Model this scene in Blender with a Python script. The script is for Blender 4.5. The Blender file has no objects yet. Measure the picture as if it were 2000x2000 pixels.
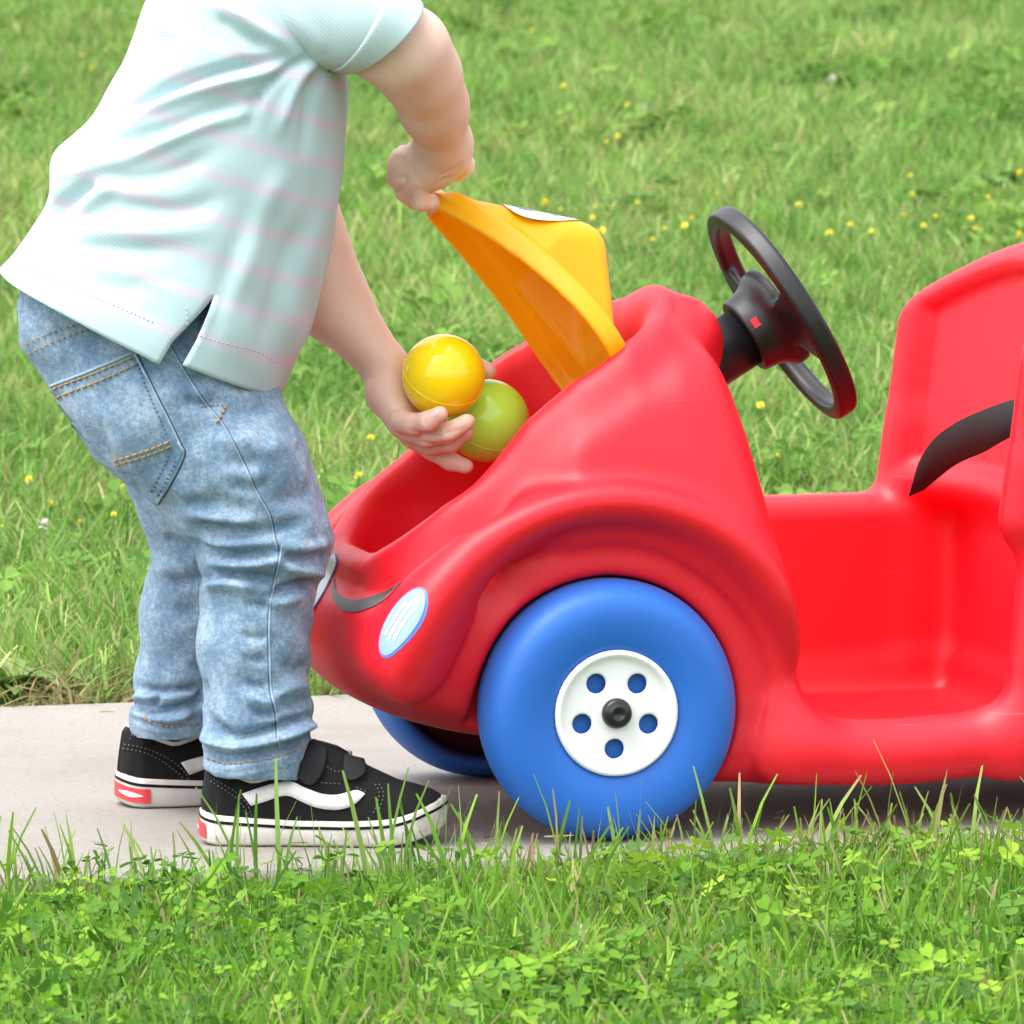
import bpy, bmesh, math, random
import numpy as np
from mathutils import Vector, Matrix
from mathutils.bvhtree import BVHTree

random.seed(7)
RNG = np.random.default_rng(11)
scene = bpy.context.scene
COL = scene.collection
R = math.radians

# ------------------------------------------------------------------ camera
FPX = 22500.0            # focal length in photograph pixels (2000 px frame)
CAM_H, CAM_D, PITCH = 1.29, 9.0, R(6.54)
cam_data = bpy.data.cameras.new('camera')
cam = bpy.data.objects.new('camera', cam_data)
COL.objects.link(cam)
scene.camera = cam
cam.location = (0, -CAM_D, CAM_H)
cam.rotation_euler = (R(90) - PITCH, 0, 0)
cam_data.sensor_width = 36.0
cam_data.lens = 36.0 * FPX / 2000.0
cam_data.clip_start = 0.1
cam_data.clip_end = 2000.0
cam_data.dof.use_dof = True
cam_data.dof.focus_distance = 9.05
cam_data.dof.aperture_fstop = 36.0

# ------------------------------------------------------------------ sky, sun, exposure
SUN_EL, SUN_AZ = R(66), R(203)     # azimuth: direction the light comes from, measured from +X to +Y
world = bpy.data.worlds.new('World')
scene.world = world
world.use_nodes = True
wn, wl = world.node_tree.nodes, world.node_tree.links
wn.clear()
w_out = wn.new('ShaderNodeOutputWorld')
w_bg = wn.new('ShaderNodeBackground')
w_sky = wn.new('ShaderNodeTexSky')
w_sky.sky_type = 'NISHITA'
w_sky.sun_disc = False
w_sky.sun_elevation = SUN_EL
w_sky.sun_rotation = R(90) - SUN_AZ
w_sky.dust_density = 4.0
w_sky.ozone_density = 1.0
w_hs = wn.new('ShaderNodeHueSaturation')
w_hs.inputs['Saturation'].default_value = 0.22      # thin white cloud cover
w_bg.inputs['Strength'].default_value = 0.15
wl.new(w_sky.outputs['Color'], w_hs.inputs['Color'])
wl.new(w_hs.outputs['Color'], w_bg.inputs['Color'])
wl.new(w_bg.outputs[0], w_out.inputs['Surface'])
sun_d = bpy.data.lights.new('sun', 'SUN')
sun_d.energy = 0.5
sun_d.angle = R(40)
sun_d.color = (1.0, 0.95, 0.88)
sun = bpy.data.objects.new('sun', sun_d)
COL.objects.link(sun)
sdir = Vector((math.cos(SUN_AZ) * math.cos(SUN_EL), math.sin(SUN_AZ) * math.cos(SUN_EL), math.sin(SUN_EL)))
sun.rotation_euler = sdir.to_track_quat('Z', 'Y').to_euler()
sun.location = (0, 0, 10)
vs = scene.view_settings
vs.view_transform = 'Standard'
vs.look = 'None'
vs.gamma = 1.0
vs.use_curve_mapping = False
vs.exposure = 1.76
scene.render.engine = 'CYCLES'
scene.cycles.use_denoising = True
scene.cycles.max_bounces = 8
scene.cycles.transparent_max_bounces = 8
scene.cycles.caustics_reflective = False
scene.cycles.caustics_refractive = False

# ------------------------------------------------------------------ projection helpers
CP = np.array([0.0, -CAM_D, CAM_H])
CF = np.array([0.0, math.cos(PITCH), -math.sin(PITCH)])
CU = np.array([0.0, math.sin(PITCH), math.cos(PITCH)])


def ray(px, py):
    return CF + np.array([1.0, 0, 0]) * (px - 1000) / FPX + CU * (1000 - py) / FPX


def at(px, py, Y):
    r = ray(px, py)
    return CP + r * ((Y - CP[1]) / r[1])


def on_ground(px, py, z=0.0):
    r = ray(px, py)
    return CP + r * ((z - CP[2]) / r[2])


def to_px(V):
    d = V - CP
    w = d @ CF
    return np.stack([1000 + FPX * d[:, 0] / w, 1000 - FPX * (d @ CU) / w], 1)


TH = R(15)
AX = np.array([math.cos(TH), math.sin(TH), 0.0])     # along the path and the car, towards the car's rear
LT = np.array([-math.sin(TH), math.cos(TH), 0.0])    # across the path, away from the camera
O = on_ground(1187, 1650)                            # below the near front wheel
TC = 0.19                                            # centre plane of the car
PATH_NEAR, PATH_FAR = -0.055, 0.945


def car_loc(px, py, t):
    """point on the plane t = const of the car frame, in car coordinates"""
    r = ray(px, py)
    k = (O + LT * t - CP).dot(LT) / r.dot(LT)
    p = CP + r * k - O
    return np.array([p.dot(AX), t, p[2]])


def car_world(p):
    p = np.asarray(p, float)
    return O + np.outer(p[:, 0], AX) + np.outer(p[:, 1], LT) + np.outer(p[:, 2], [0, 0, 1])


# ------------------------------------------------------------------ object helpers
def tag(o, label=None, cat=None, group=None, kind=None):
    if label: o['label'] = label
    if cat: o['category'] = cat
    if group: o['group'] = group
    if kind: o['kind'] = kind
    return o


def empty(name, loc=(0, 0, 0), rz=0.0, parent=None):
    o = bpy.data.objects.new(name, None)
    o.empty_display_size = 0.05
    COL.objects.link(o)
    o.location = loc
    o.rotation_euler = (0, 0, rz)
    o.parent = parent
    return o


def build(name, V, F, mat, parent=None, smooth=True, world_space=False):
    me = bpy.data.meshes.new(name)
    me.from_pydata([tuple(v) for v in V], [], [tuple(f) for f in F]) if not isinstance(F, np.ndarray) else fast_mesh(me, V, F)
    me.polygons.foreach_set('use_smooth', [smooth] * len(me.polygons))
    me.update()
    if mat: me.materials.append(mat)
    o = bpy.data.objects.new(name, me)
    COL.objects.link(o)
    if parent:
        o.parent = parent
        if world_space:
            o.matrix_parent_inverse = parent_world(parent).inverted()
    return o


def parent_world(p):
    m = p.matrix_basis.copy()
    if p.parent:
        return parent_world(p.parent) @ p.matrix_parent_inverse @ m
    return m


def fast_mesh(me, V, F):
    n, k = F.shape
    me.vertices.add(len(V))
    me.vertices.foreach_set('co', np.ascontiguousarray(V, np.float32).ravel())
    me.loops.add(n * k)
    me.loops.foreach_set('vertex_index', np.ascontiguousarray(F, np.int32).ravel())
    me.polygons.add(n)
    me.polygons.foreach_set('loop_start', np.arange(0, n * k, k, dtype=np.int32))
    me.polygons.foreach_set('loop_total', np.full(n, k, np.int32))
    me.update(calc_edges=True)


def grid_faces(nr, nc, close=False):
    f = []
    m = nc if close else nc - 1
    for i in range(nr - 1):
        for j in range(m):
            a, b = i * nc + j, i * nc + (j + 1) % nc
            f.append((a, b, b + nc, a + nc))
    return np.array(f, np.int32)


def normals_of(V, F):
    n = np.zeros_like(V)
    a, b, c = V[F[:, 0]], V[F[:, 1]], V[F[:, 2]]
    fn = np.cross(b - a, c - a)
    if F.shape[1] == 4:
        fn = np.cross(V[F[:, 2]] - V[F[:, 0]], V[F[:, 3]] - V[F[:, 1]])
    for k in range(F.shape[1]):
        np.add.at(n, F[:, k], fn)
    return n / np.maximum(np.linalg.norm(n, axis=1, keepdims=True), 1e-12)


def relax(V, F, it=2, w=0.5):
    n = len(V)
    e = np.concatenate([F[:, [k, (k + 1) % F.shape[1]]] for k in range(F.shape[1])])
    e = np.concatenate([e, e[:, ::-1]])
    cnt = np.maximum(np.bincount(e[:, 0], minlength=n), 1)
    for _ in range(it):
        s = np.stack([np.bincount(e[:, 0], V[e[:, 1], k], n) for k in range(3)], 1)
        V = V * (1 - w) + w * s / cnt[:, None]
    return V


def catmull(pts, n=8, closed=False):
    p = [np.asarray(q, float) for q in pts]
    out = []
    m = len(p)
    rng = range(m) if closed else range(m - 1)
    for i in rng:
        p0 = p[(i - 1) % m] if (closed or i > 0) else 2 * p[0] - p[1]
        p1, p2 = p[i], p[(i + 1) % m]
        p3 = p[(i + 2) % m] if (closed or i + 2 < m) else 2 * p[-1] - p[-2]
        for k in range(n):
            t = k / n
            out.append(0.5 * ((2 * p1) + (p2 - p0) * t + (2 * p0 - 5 * p1 + 4 * p2 - p3) * t * t + (3 * p1 - p0 - 3 * p2 + p3) * t ** 3))
    if not closed: out.append(p[-1])
    return np.array(out)


def tube(pts, r, seg=8, cap=True):
    pts = np.asarray(pts, float)
    n = len(pts)
    rr = np.full(n, r) if np.isscalar(r) else np.asarray(r)
    d = np.gradient(pts, axis=0)
    d /= np.maximum(np.linalg.norm(d, axis=1, keepdims=True), 1e-9)
    up = np.array([0.0, 0, 1]) if abs(d[0][2]) < 0.9 else np.array([1.0, 0, 0])
    V = []
    for i in range(n):
        a = np.cross(d[i], up); a /= max(np.linalg.norm(a), 1e-9)
        b = np.cross(a, d[i]); up = b
        for k in range(seg):
            g = 2 * math.pi * k / seg
            V.append(pts[i] + rr[i] * (math.cos(g) * a + math.sin(g) * b))
    F = [tuple(f) for f in grid_faces(n, seg, True)]
    if cap:
        F.append(tuple(range(seg))[::-1]); F.append(tuple(range((n - 1) * seg, n * seg)))
    return V, F


class Soup:
    def __init__(s): s.V, s.F = [], []
    def add(s, V, F):
        o = len(s.V)
        s.V += [tuple(v) for v in V]
        s.F += [tuple(int(i) + o for i in f) for f in F]


# ------------------------------------------------------------------ distance fields
def smin(a, b, k):
    if np.isscalar(k) and k <= 0: return np.minimum(a, b)
    h = np.clip(0.5 + 0.5 * (b - a) / k, 0, 1)
    return b + (a - b) * h - k * h * (1 - h)


def smax(a, b, k): return -smin(-a, -b, k)


class Field:
    def __init__(s, lo, hi, h):
        s.h = h
        s.lo = np.array(lo, float)
        s.ax = [np.arange(lo[i], hi[i] + h, h, dtype=np.float32) for i in range(3)]
        s.F = np.full([len(a) for a in s.ax], 1.0, np.float32)

    def xyz(s, sl=None):
        a = s.ax if sl is None else [s.ax[i][sl[i]] for i in range(3)]
        return a[0][:, None, None], a[1][None, :, None], a[2][None, None, :]

    def window(s, lo, hi):
        return tuple(slice(max(0, int((lo[i] - s.lo[i]) / s.h)), max(0, min(len(s.ax[i]), int((hi[i] - s.lo[i]) / s.h) + 2))) for i in range(3))

    def cone(s, a, b, r1, r2, k=0.01, flat=None):
        """tapered capsule, smoothly joined to what is there"""
        a, b = np.asarray(a, float), np.asarray(b, float)
        m = max(r1, r2) + k + 3 * s.h
        sl = s.window(np.minimum(a, b) - m, np.maximum(a, b) + m)
        x, y, z = s.xyz(sl)
        d = b - a
        L2 = max(d.dot(d), 1e-12)
        t = np.clip(((x - a[0]) * d[0] + (y - a[1]) * d[1] + (z - a[2]) * d[2]) / L2, 0, 1)
        q = np.sqrt((x - a[0] - t * d[0]) ** 2 + (y - a[1] - t * d[1]) ** 2 + (z - a[2] - t * d[2]) ** 2) - (r1 + (r2 - r1) * t)
        s.F[sl] = smin(s.F[sl], q, k)

    def ball(s, c, r, k=0.01, rot=None, sub=False):
        c = np.asarray(c, float); r = np.asarray([r] * 3 if np.isscalar(r) else r, float)
        m = r.max() + k + 3 * s.h
        sl = s.window(c - m, c + m)
        x, y, z = s.xyz(sl)
        x, y, z = x - c[0], y - c[1], z - c[2]
        if rot is not None:
            M = np.asarray(rot, float)       # rows are the axes of the ellipsoid
            x, y, z = M[0, 0] * x + M[0, 1] * y + M[0, 2] * z, M[1, 0] * x + M[1, 1] * y + M[1, 2] * z, M[2, 0] * x + M[2, 1] * y + M[2, 2] * z
        k0 = np.sqrt((x / r[0]) ** 2 + (y / r[1]) ** 2 + (z / r[2]) ** 2)
        k1 = np.sqrt((x / r[0] ** 2) ** 2 + (y / r[1] ** 2) ** 2 + (z / r[2] ** 2) ** 2)
        q = k0 * (k0 - 1) / np.maximum(k1, 1e-6)
        s.F[sl] = smax(s.F[sl], -q, k) if sub else smin(s.F[sl], q, k)

    def mesh(s, it=2):
        return surface_net(s.F, s.lo, s.h, it)


def surface_net(f, lo, h, it=2):
    ins = f < 0
    c = np.zeros([n - 1 for n in f.shape], np.int8)
    for dx in (0, 1):
        for dy in (0, 1):
            for dz in (0, 1):
                c += ins[dx:f.shape[0] - 1 + dx, dy:f.shape[1] - 1 + dy, dz:f.shape[2] - 1 + dz]
    act = (c > 0) & (c < 8)
    I, J, K = np.nonzero(act)
    idx = np.full(act.shape, -1, np.int32)
    idx[I, J, K] = np.arange(len(I))
    acc = np.zeros((len(I), 3)); num = np.zeros(len(I))
    for ax in range(3):
        o1, o2 = [a for a in range(3) if a != ax]
        for p in (0, 1):
            for q in (0, 1):
                d0 = [0, 0, 0]; d0[o1] = p; d0[o2] = q
                d1 = list(d0); d1[ax] = 1
                a = f[I + d0[0], J + d0[1], K + d0[2]]
                b = f[I + d1[0], J + d1[1], K + d1[2]]
                m = (a < 0) != (b < 0)
                t = np.where(m, a / np.where(m, a - b, 1), 0)
                P = np.zeros((len(I), 3)); P[:, o1] = p; P[:, o2] = q; P[:, ax] = t
                acc += P * m[:, None]; num += m
    V = (np.stack([I, J, K], 1) + acc / num[:, None]) * h + lo
    Fs = []
    for ax in range(3):
        o1, o2 = [(1, 2), (2, 0), (0, 1)][ax]
        s0 = [slice(None)] * 3; s1 = [slice(None)] * 3
        s0[ax] = slice(0, -1); s1[ax] = slice(1, None)
        a, b = ins[tuple(s0)], ins[tuple(s1)]
        for flip in (False, True):
            m = (a & ~b) if not flip else (~a & b)
            E = np.stack(np.nonzero(m), 1)
            ok = (E[:, o1] > 0) & (E[:, o2] > 0) & (E[:, o1] < f.shape[o1] - 1) & (E[:, o2] < f.shape[o2] - 1)
            E = E[ok]
            q = []
            for (u, v) in ((-1, -1), (0, -1), (0, 0), (-1, 0)):
                G = E.copy(); G[:, o1] += u; G[:, o2] += v
                q.append(idx[G[:, 0], G[:, 1], G[:, 2]])
            Q = np.stack(q, 1)
            Fs.append(Q[:, ::-1] if flip else Q)
    F = np.concatenate(Fs)
    F = F[(F >= 0).all(1)]
    if it: V = relax(V, F, it, 0.5)
    return V, F


def poly_dist(px, pz, poly):
    """signed distance (negative inside) to a closed 2-D polygon"""
    d = np.full(np.broadcast(px, pz).shape, 1e9)
    inside = np.zeros(d.shape, bool)
    n = len(poly)
    for i in range(n):
        ax_, az = poly[i]; bx, bz = poly[(i + 1) % n]
        ex, ez = bx - ax_, bz - az
        wx, wz = px - ax_, pz - az
        t = np.clip((wx * ex + wz * ez) / max(ex * ex + ez * ez, 1e-12), 0, 1)
        d = np.minimum(d, (wx - ex * t) ** 2 + (wz - ez * t) ** 2)
        c = (az <= pz) != (bz <= pz)
        with np.errstate(divide='ignore', invalid='ignore'):
            xi = ax_ + (pz - az) / (bz - az if bz != az else 1e-9) * ex
        inside ^= c & (px < xi)
    d = np.sqrt(d)
    return np.where(inside, -d, d).astype(np.float32)


def rbox(x, y, z, lo, hi, r):
    lo, hi = np.asarray(lo, float), np.asarray(hi, float)
    c, e = (lo + hi) / 2, (hi - lo) / 2 - r
    qx, qy, qz = np.abs(x - c[0]) - e[0], np.abs(y - c[1]) - e[1], np.abs(z - c[2]) - e[2]
    return np.sqrt(np.maximum(qx, 0) ** 2 + np.maximum(qy, 0) ** 2 + np.maximum(qz, 0) ** 2) + np.minimum(np.maximum(qx, np.maximum(qy, qz)), 0) - r


def stroke_disp(V, N, strokes, Yc=None, facing=True):
    """push the cloth in or out along lines given in photograph pixels (folds seen from the camera side)"""
    P = to_px(V)
    view = CP - V
    view /= np.linalg.norm(view, axis=1, keepdims=True)
    fac = np.clip((N * view).sum(1) * 2.0 + 0.35, 0, 1) if facing else np.ones(len(V))
    D = np.zeros(len(V))
    for pts, w, amp in strokes:
        pl = catmull(pts, 5)
        lo, hi = pl.min(0) - 3 * w, pl.max(0) + 3 * w
        sel = np.nonzero((P[:, 0] > lo[0]) & (P[:, 0] < hi[0]) & (P[:, 1] > lo[1]) & (P[:, 1] < hi[1]))[0]
        if not len(sel): continue
        q = P[sel]
        best = np.full(len(sel), 1e9); bt = np.zeros(len(sel))
        m = len(pl) - 1
        for i in range(m):
            a, b = pl[i], pl[i + 1]
            e = b - a
            t = np.clip(((q - a) @ e) / max(e @ e, 1e-9), 0, 1)
            dd = ((q - a - t[:, None] * e) ** 2).sum(1)
            u = dd < best
            best = np.where(u, dd, best); bt = np.where(u, (i + t) / m, bt)
        taper = np.clip(np.minimum(bt, 1 - bt) * 4 + 0.25, 0, 1)
        D[sel] += amp * np.exp(-best / (w * w)) * taper
    return D * fac


# ------------------------------------------------------------------ materials
def new_mat(name):
    m = bpy.data.materials.new(name)
    m.use_nodes = True
    nt = m.node_tree
    return m, nt.nodes, nt.links, nt.nodes['Principled BSDF']


def ramp(nodes, stops):
    r = nodes.new('ShaderNodeValToRGB')
    e = r.color_ramp.elements
    while len(e) < len(stops): e.new(0.5)
    for i, (p, c) in enumerate(stops):
        e[i].position = p; e[i].color = (*c, 1)
    return r


def noise(nodes, links, scale, detail=4, rough=0.55, vec=None):
    n = nodes.new('ShaderNodeTexNoise')
    n.inputs['Scale'].default_value = scale
    n.inputs['Detail'].default_value = detail
    n.inputs['Roughness'].default_value = rough
    if vec is not None: links.new(vec, n.inputs['Vector'])
    return n


def bump(nodes, links, height, bsdf, strength=0.2, dist=0.001):
    b = nodes.new('ShaderNodeBump')
    b.inputs['Strength'].default_value = strength
    b.inputs['Distance'].default_value = dist
    links.new(height, b.inputs['Height'])
    links.new(b.outputs['Normal'], bsdf.inputs['Normal'])
    return b


def plastic(name, col, rough=0.42, grain=0.10, sub=0.0, spec=0.5, var=0.06, scuff=0.0, thin=0.0, dust=(0.62, 0.42, 0.40)):
    m, n, l, b = new_mat(name)
    tc = n.new('ShaderNodeTexCoord')
    nz = noise(n, l, 9, 5, 0.6, tc.outputs['Object'])
    c0 = tuple(c * (1 - var) for c in col); c1 = tuple(min(1, c * (1 + var)) for c in col)
    rp = ramp(n, [(0.3, c0), (0.7, c1)])
    l.new(nz.outputs['Fac'], rp.inputs['Fac'])
    l.new(rp.outputs['Color'], b.inputs['Base Color'])
    if scuff:
        # fine dull scratches along the length, and a film of dust in spots
        mp = n.new('ShaderNodeMapping'); mp.inputs['Scale'].default_value = (6, 6, 190)
        mp.inputs['Rotation'].default_value = (0.05, 0.12, 0.0)
        l.new(tc.outputs['Object'], mp.inputs['Vector'])
        s1 = noise(n, l, 1.6, 3, 0.6, mp.outputs['Vector'])
        s2 = noise(n, l, 7, 5, 0.65, tc.outputs['Object'])
        r1 = ramp(n, [(0.66, (0, 0, 0)), (0.74, (1, 1, 1))]); l.new(s1.outputs['Fac'], r1.inputs['Fac'])
        r3 = ramp(n, [(0.52, (0, 0, 0)), (0.70, (1, 1, 1))]); l.new(s2.outputs['Fac'], r3.inputs['Fac'])
        mm_ = n.new('ShaderNodeMath'); mm_.operation = 'MULTIPLY'; l.new(r1.outputs['Color'], mm_.inputs[0]); l.new(r3.outputs['Color'], mm_.inputs[1])
        sp_ = noise(n, l, 420, 2, 0.5, tc.outputs['Object'])
        r4 = ramp(n, [(0.70, (0, 0, 0)), (0.78, (0.5, 0.5, 0.5))]); l.new(sp_.outputs['Fac'], r4.inputs['Fac'])
        mx_ = n.new('ShaderNodeMath'); mx_.operation = 'MAXIMUM'; l.new(mm_.outputs[0], mx_.inputs[0]); l.new(r4.outputs['Color'], mx_.inputs[1])
        ml = n.new('ShaderNodeMath'); ml.operation = 'MULTIPLY'; ml.inputs[1].default_value = scuff * 0.4; l.new(mx_.outputs[0], ml.inputs[0])
        mc = n.new('ShaderNodeMix'); mc.data_type = 'RGBA'
        l.new(ml.outputs[0], mc.inputs['Factor']); l.new(rp.outputs['Color'], mc.inputs[6]); mc.inputs[7].default_value = (*dust, 1)
        l.new(mc.outputs[2], b.inputs['Base Color'])
    sc = noise(n, l, 45, 6, 0.7, tc.outputs['Object'])
    mr = n.new('ShaderNodeMapRange')
    mr.inputs['To Min'].default_value = rough - 0.07; mr.inputs['To Max'].default_value = rough + 0.09
    l.new(sc.outputs['Fac'], mr.inputs['Value'])
    l.new(mr.outputs['Result'], b.inputs['Roughness'])
    b.inputs['Specular IOR Level'].default_value = spec
    if sub:
        b.inputs['Subsurface Weight'].default_value = sub
        b.inputs['Subsurface Radius'].default_value = (0.02, 0.01, 0.005)
        b.inputs['Subsurface Scale'].default_value = 0.3
    if grain:
        g = noise(n, l, 900, 3, 0.6, tc.outputs['Object'])
        bump(n, l, g.outputs['Fac'], b, grain, 0.0006)
    if thin:      # thin moulded shell that lets some light through
        out = [x for x in n if x.type == 'OUTPUT_MATERIAL'][0]
        tr = n.new('ShaderNodeBsdfTranslucent'); tr.inputs['Color'].default_value = (*col, 1)
        ms = n.new('ShaderNodeMixShader'); ms.inputs['Fac'].default_value = thin
        l.new(b.outputs[0], ms.inputs[1]); l.new(tr.outputs[0], ms.inputs[2]); l.new(ms.outputs[0], out.inputs['Surface'])
    return m


M = {}
M['red'] = plastic('red_plastic', (0.78, 0.006, 0.020), 0.48, 0.16, scuff=0.6)
M['yellow'] = plastic('yellow_plastic', (0.98, 0.56, 0.005), 0.40, 0.10, thin=0.36)
M['blue'] = plastic('blue_plastic', (0.014, 0.135, 0.54), 0.50, 0.16, scuff=0.7, dust=(0.40, 0.44, 0.52))
M['white'] = plastic('white_plastic', (0.86, 0.86, 0.86), 0.38, 0.04, var=0.02)
M['black'] = plastic('black_plastic', (0.007, 0.007, 0.008), 0.42, 0.12)
M['rubber'] = plastic('black_cap', (0.015, 0.015, 0.016), 0.30, 0.0)
M['ball_y'] = plastic('glossy_yellow', (1.0, 0.72, 0.008), 0.13, 0.0, 0.0, var=0.02)
M['ball_g'] = plastic('glossy_green', (0.50, 0.92, 0.09), 0.16, 0.0, 0.0, var=0.02)
M['decal_white'] = plastic('white_print', (0.74, 0.78, 0.82), 0.35, 0.0, var=0.01)
M['decal_pale'] = plastic('pale_blue_print', (0.27, 0.40, 0.64), 0.35, 0.0, var=0.02)
M['decal_blue'] = plastic('blue_print', (0.10, 0.20, 0.60), 0.35, 0.0, var=0.02)
M['decal_grey'] = plastic('grey_print', (0.06, 0.055, 0.055), 0.45, 0.0, var=0.5)
M['decal_black'] = plastic('black_print', (0.03, 0.03, 0.035), 0.35, 0.0, var=0.05)


def webbing():
    m, n, l, b = new_mat('black_webbing')
    b.inputs['Base Color'].default_value = (0.011, 0.010, 0.011, 1)
    b.inputs['Roughness'].default_value = 0.75
    tc = n.new('ShaderNodeTexCoord')
    w = n.new('ShaderNodeTexWave')
    w.bands_direction = 'DIAGONAL'
    w.inputs['Scale'].default_value = 260
    l.new(tc.outputs['Object'], w.inputs['Vector'])
    bump(n, l, w.outputs['Fac'], b, 0.6, 0.0008)
    return m


M['web'] = webbing()


def skin():
    m, n, l, b = new_mat('skin')
    tc = n.new('ShaderNodeTexCoord')
    nz = noise(n, l, 22, 5, 0.6, tc.outputs['Object'])
    rp = ramp(n, [(0.25, (0.72, 0.46, 0.36)), (0.55, (0.79, 0.54, 0.43)), (0.8, (0.83, 0.59, 0.48))])
    l.new(nz.outputs['Fac'], rp.inputs['Fac'])
    l.new(rp.outputs['Color'], b.inputs['Base Color'])
    b.inputs['Roughness'].default_value = 0.52
    b.inputs['Subsurface Weight'].default_value = 0.12
    b.inputs['Subsurface Radius'].default_value = (0.010, 0.004, 0.002)
    b.inputs['Subsurface Scale'].default_value = 0.5
    f = noise(n, l, 700, 4, 0.6, tc.outputs['Object'])
    bump(n, l, f.outputs['Fac'], b, 0.15, 0.0006)
    return m


M['skin'] = skin()
M['nail'] = plastic('finger_nail', (0.82, 0.56, 0.48), 0.25, 0.0)


def denim():
    m, n, l, b = new_mat('washed_denim')
    tc = n.new('ShaderNodeTexCoord')
    mp = n.new('ShaderNodeMapping'); mp.inputs['Scale'].default_value = (1, 1, 0.6)
    l.new(tc.outputs['Object'], mp.inputs['Vector'])
    big0 = noise(n, l, 42, 4, 0.55, mp.outputs['Vector'])
    big = n.new('ShaderNodeMath'); big.operation = 'MULTIPLY_ADD'; big.inputs[1].default_value = 0.40; big.inputs[2].default_value = 0.30
    l.new(big0.outputs['Fac'], big.inputs[0])
    mid = noise(n, l, 200, 5, 0.7, tc.outputs['Object'])
    mx = n.new('ShaderNodeMath'); mx.operation = 'MULTIPLY_ADD'
    mx.inputs[1].default_value = 0.45
    l.new(mid.outputs['Fac'], mx.inputs[0]); l.new(big.outputs[0], mx.inputs[2])
    fine = noise(n, l, 480, 4, 0.75, tc.outputs['Object'])
    m2 = n.new('ShaderNodeMath'); m2.operation = 'MULTIPLY_ADD'
    m2.inputs[1].default_value = 0.40
    l.new(fine.outputs['Fac'], m2.inputs[0]); l.new(mx.outputs[0], m2.inputs[2])
    rp = ramp(n, [(0.62, (0.042, 0.098, 0.195)), (0.78, (0.105, 0.192, 0.310)), (0.92, (0.185, 0.290, 0.410)), (1.0, (0.31, 0.41, 0.51))])
    l.new(m2.outputs[0], rp.inputs['Fac'])
    l.new(rp.outputs['Color'], b.inputs['Base Color'])
    b.inputs['Roughness'].default_value = 0.85
    b.inputs['Specular IOR Level'].default_value = 0.2
    b.inputs['Sheen Weight'].default_value = 0.15
    w = n.new('ShaderNodeTexWave')
    w.bands_direction = 'DIAGONAL'
    w.inputs['Scale'].default_value = 900
    w.inputs['Distortion'].default_value = 4.0
    w.inputs['Detail'].default_value = 2
    l.new(tc.outputs['Object'], w.inputs['Vector'])
    ad = n.new('ShaderNodeMath'); ad.operation = 'ADD'
    l.new(w.outputs['Fac'], ad.inputs[0]); l.new(mid.outputs['Fac'], ad.inputs[1])
    bump(n, l, ad.outputs[0], b, 0.45, 0.0007)
    return m


M['denim'] = denim()


def cloth(name, col, rough=0.85, scale=400):
    m, n, l, b = new_mat(name)
    tc = n.new('ShaderNodeTexCoord')
    nz = noise(n, l, scale, 4, 0.7, tc.outputs['Object'])
    rp = ramp(n, [(0.3, tuple(c * 0.8 for c in col)), (0.7, tuple(min(1, c * 1.15) for c in col))])
    l.new(nz.outputs['Fac'], rp.inputs['Fac'])
    l.new(rp.outputs['Color'], b.inputs['Base Color'])
    b.inputs['Roughness'].default_value = rough
    b.inputs['Specular IOR Level'].default_value = 0.25
    bump(n, l, nz.outputs['Fac'], b, 0.4, 0.0008)
    return m


M['thread'] = cloth('gold_thread', (0.40, 0.25, 0.09))
M['thread_blue'] = cloth('blue_thread', (0.07, 0.13, 0.24))
M['hem_thread'] = cloth('hem_thread', (0.40, 0.52, 0.54))
M['denim_pale'] = cloth('pale_denim_edge', (0.29, 0.39, 0.48), 0.85, 120)
M['pocket_shade'] = cloth('pocket_shade_blue', (0.035, 0.06, 0.11))  # dark blue used only as painted shadow beside the back pocket
M['suede'] = cloth('black_suede', (0.0085, 0.0085, 0.0085), 0.9, 500)
M['strap'] = cloth('charcoal_strap', (0.018, 0.017, 0.020), 0.8, 500)
M['grey_thread'] = cloth('grey_thread', (0.10, 0.105, 0.11))
M['shoe_white'] = cloth('white_leather', (0.72, 0.70, 0.68), 0.5, 60)
M['lining'] = cloth('pale_lining', (0.50, 0.53, 0.54))
M['sock'] = cloth('black_sock', (0.012, 0.012, 0.014))
M['heel_red'] = plastic('red_rubber', (0.62, 0.045, 0.05), 0.45, 0.05)


def sole_mat():
    m, n, l, b = new_mat('off_white_rubber')
    tc = n.new('ShaderNodeTexCoord')
    nz = noise(n, l, 30, 7, 0.7, tc.outputs['Object'])
    rp = ramp(n, [(0.34, (0.36, 0.31, 0.27)), (0.52, (0.60, 0.56, 0.52)), (0.72, (0.70, 0.67, 0.63))])
    l.new(nz.outputs['Fac'], rp.inputs['Fac'])
    l.new(rp.outputs['Color'], b.inputs['Base Color'])
    b.inputs['Roughness'].default_value = 0.55
    g = noise(n, l, 600, 3, 0.6, tc.outputs['Object'])
    bump(n, l, g.outputs['Fac'], b, 0.2, 0.0006)
    return m


M['sole'] = sole_mat()


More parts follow.
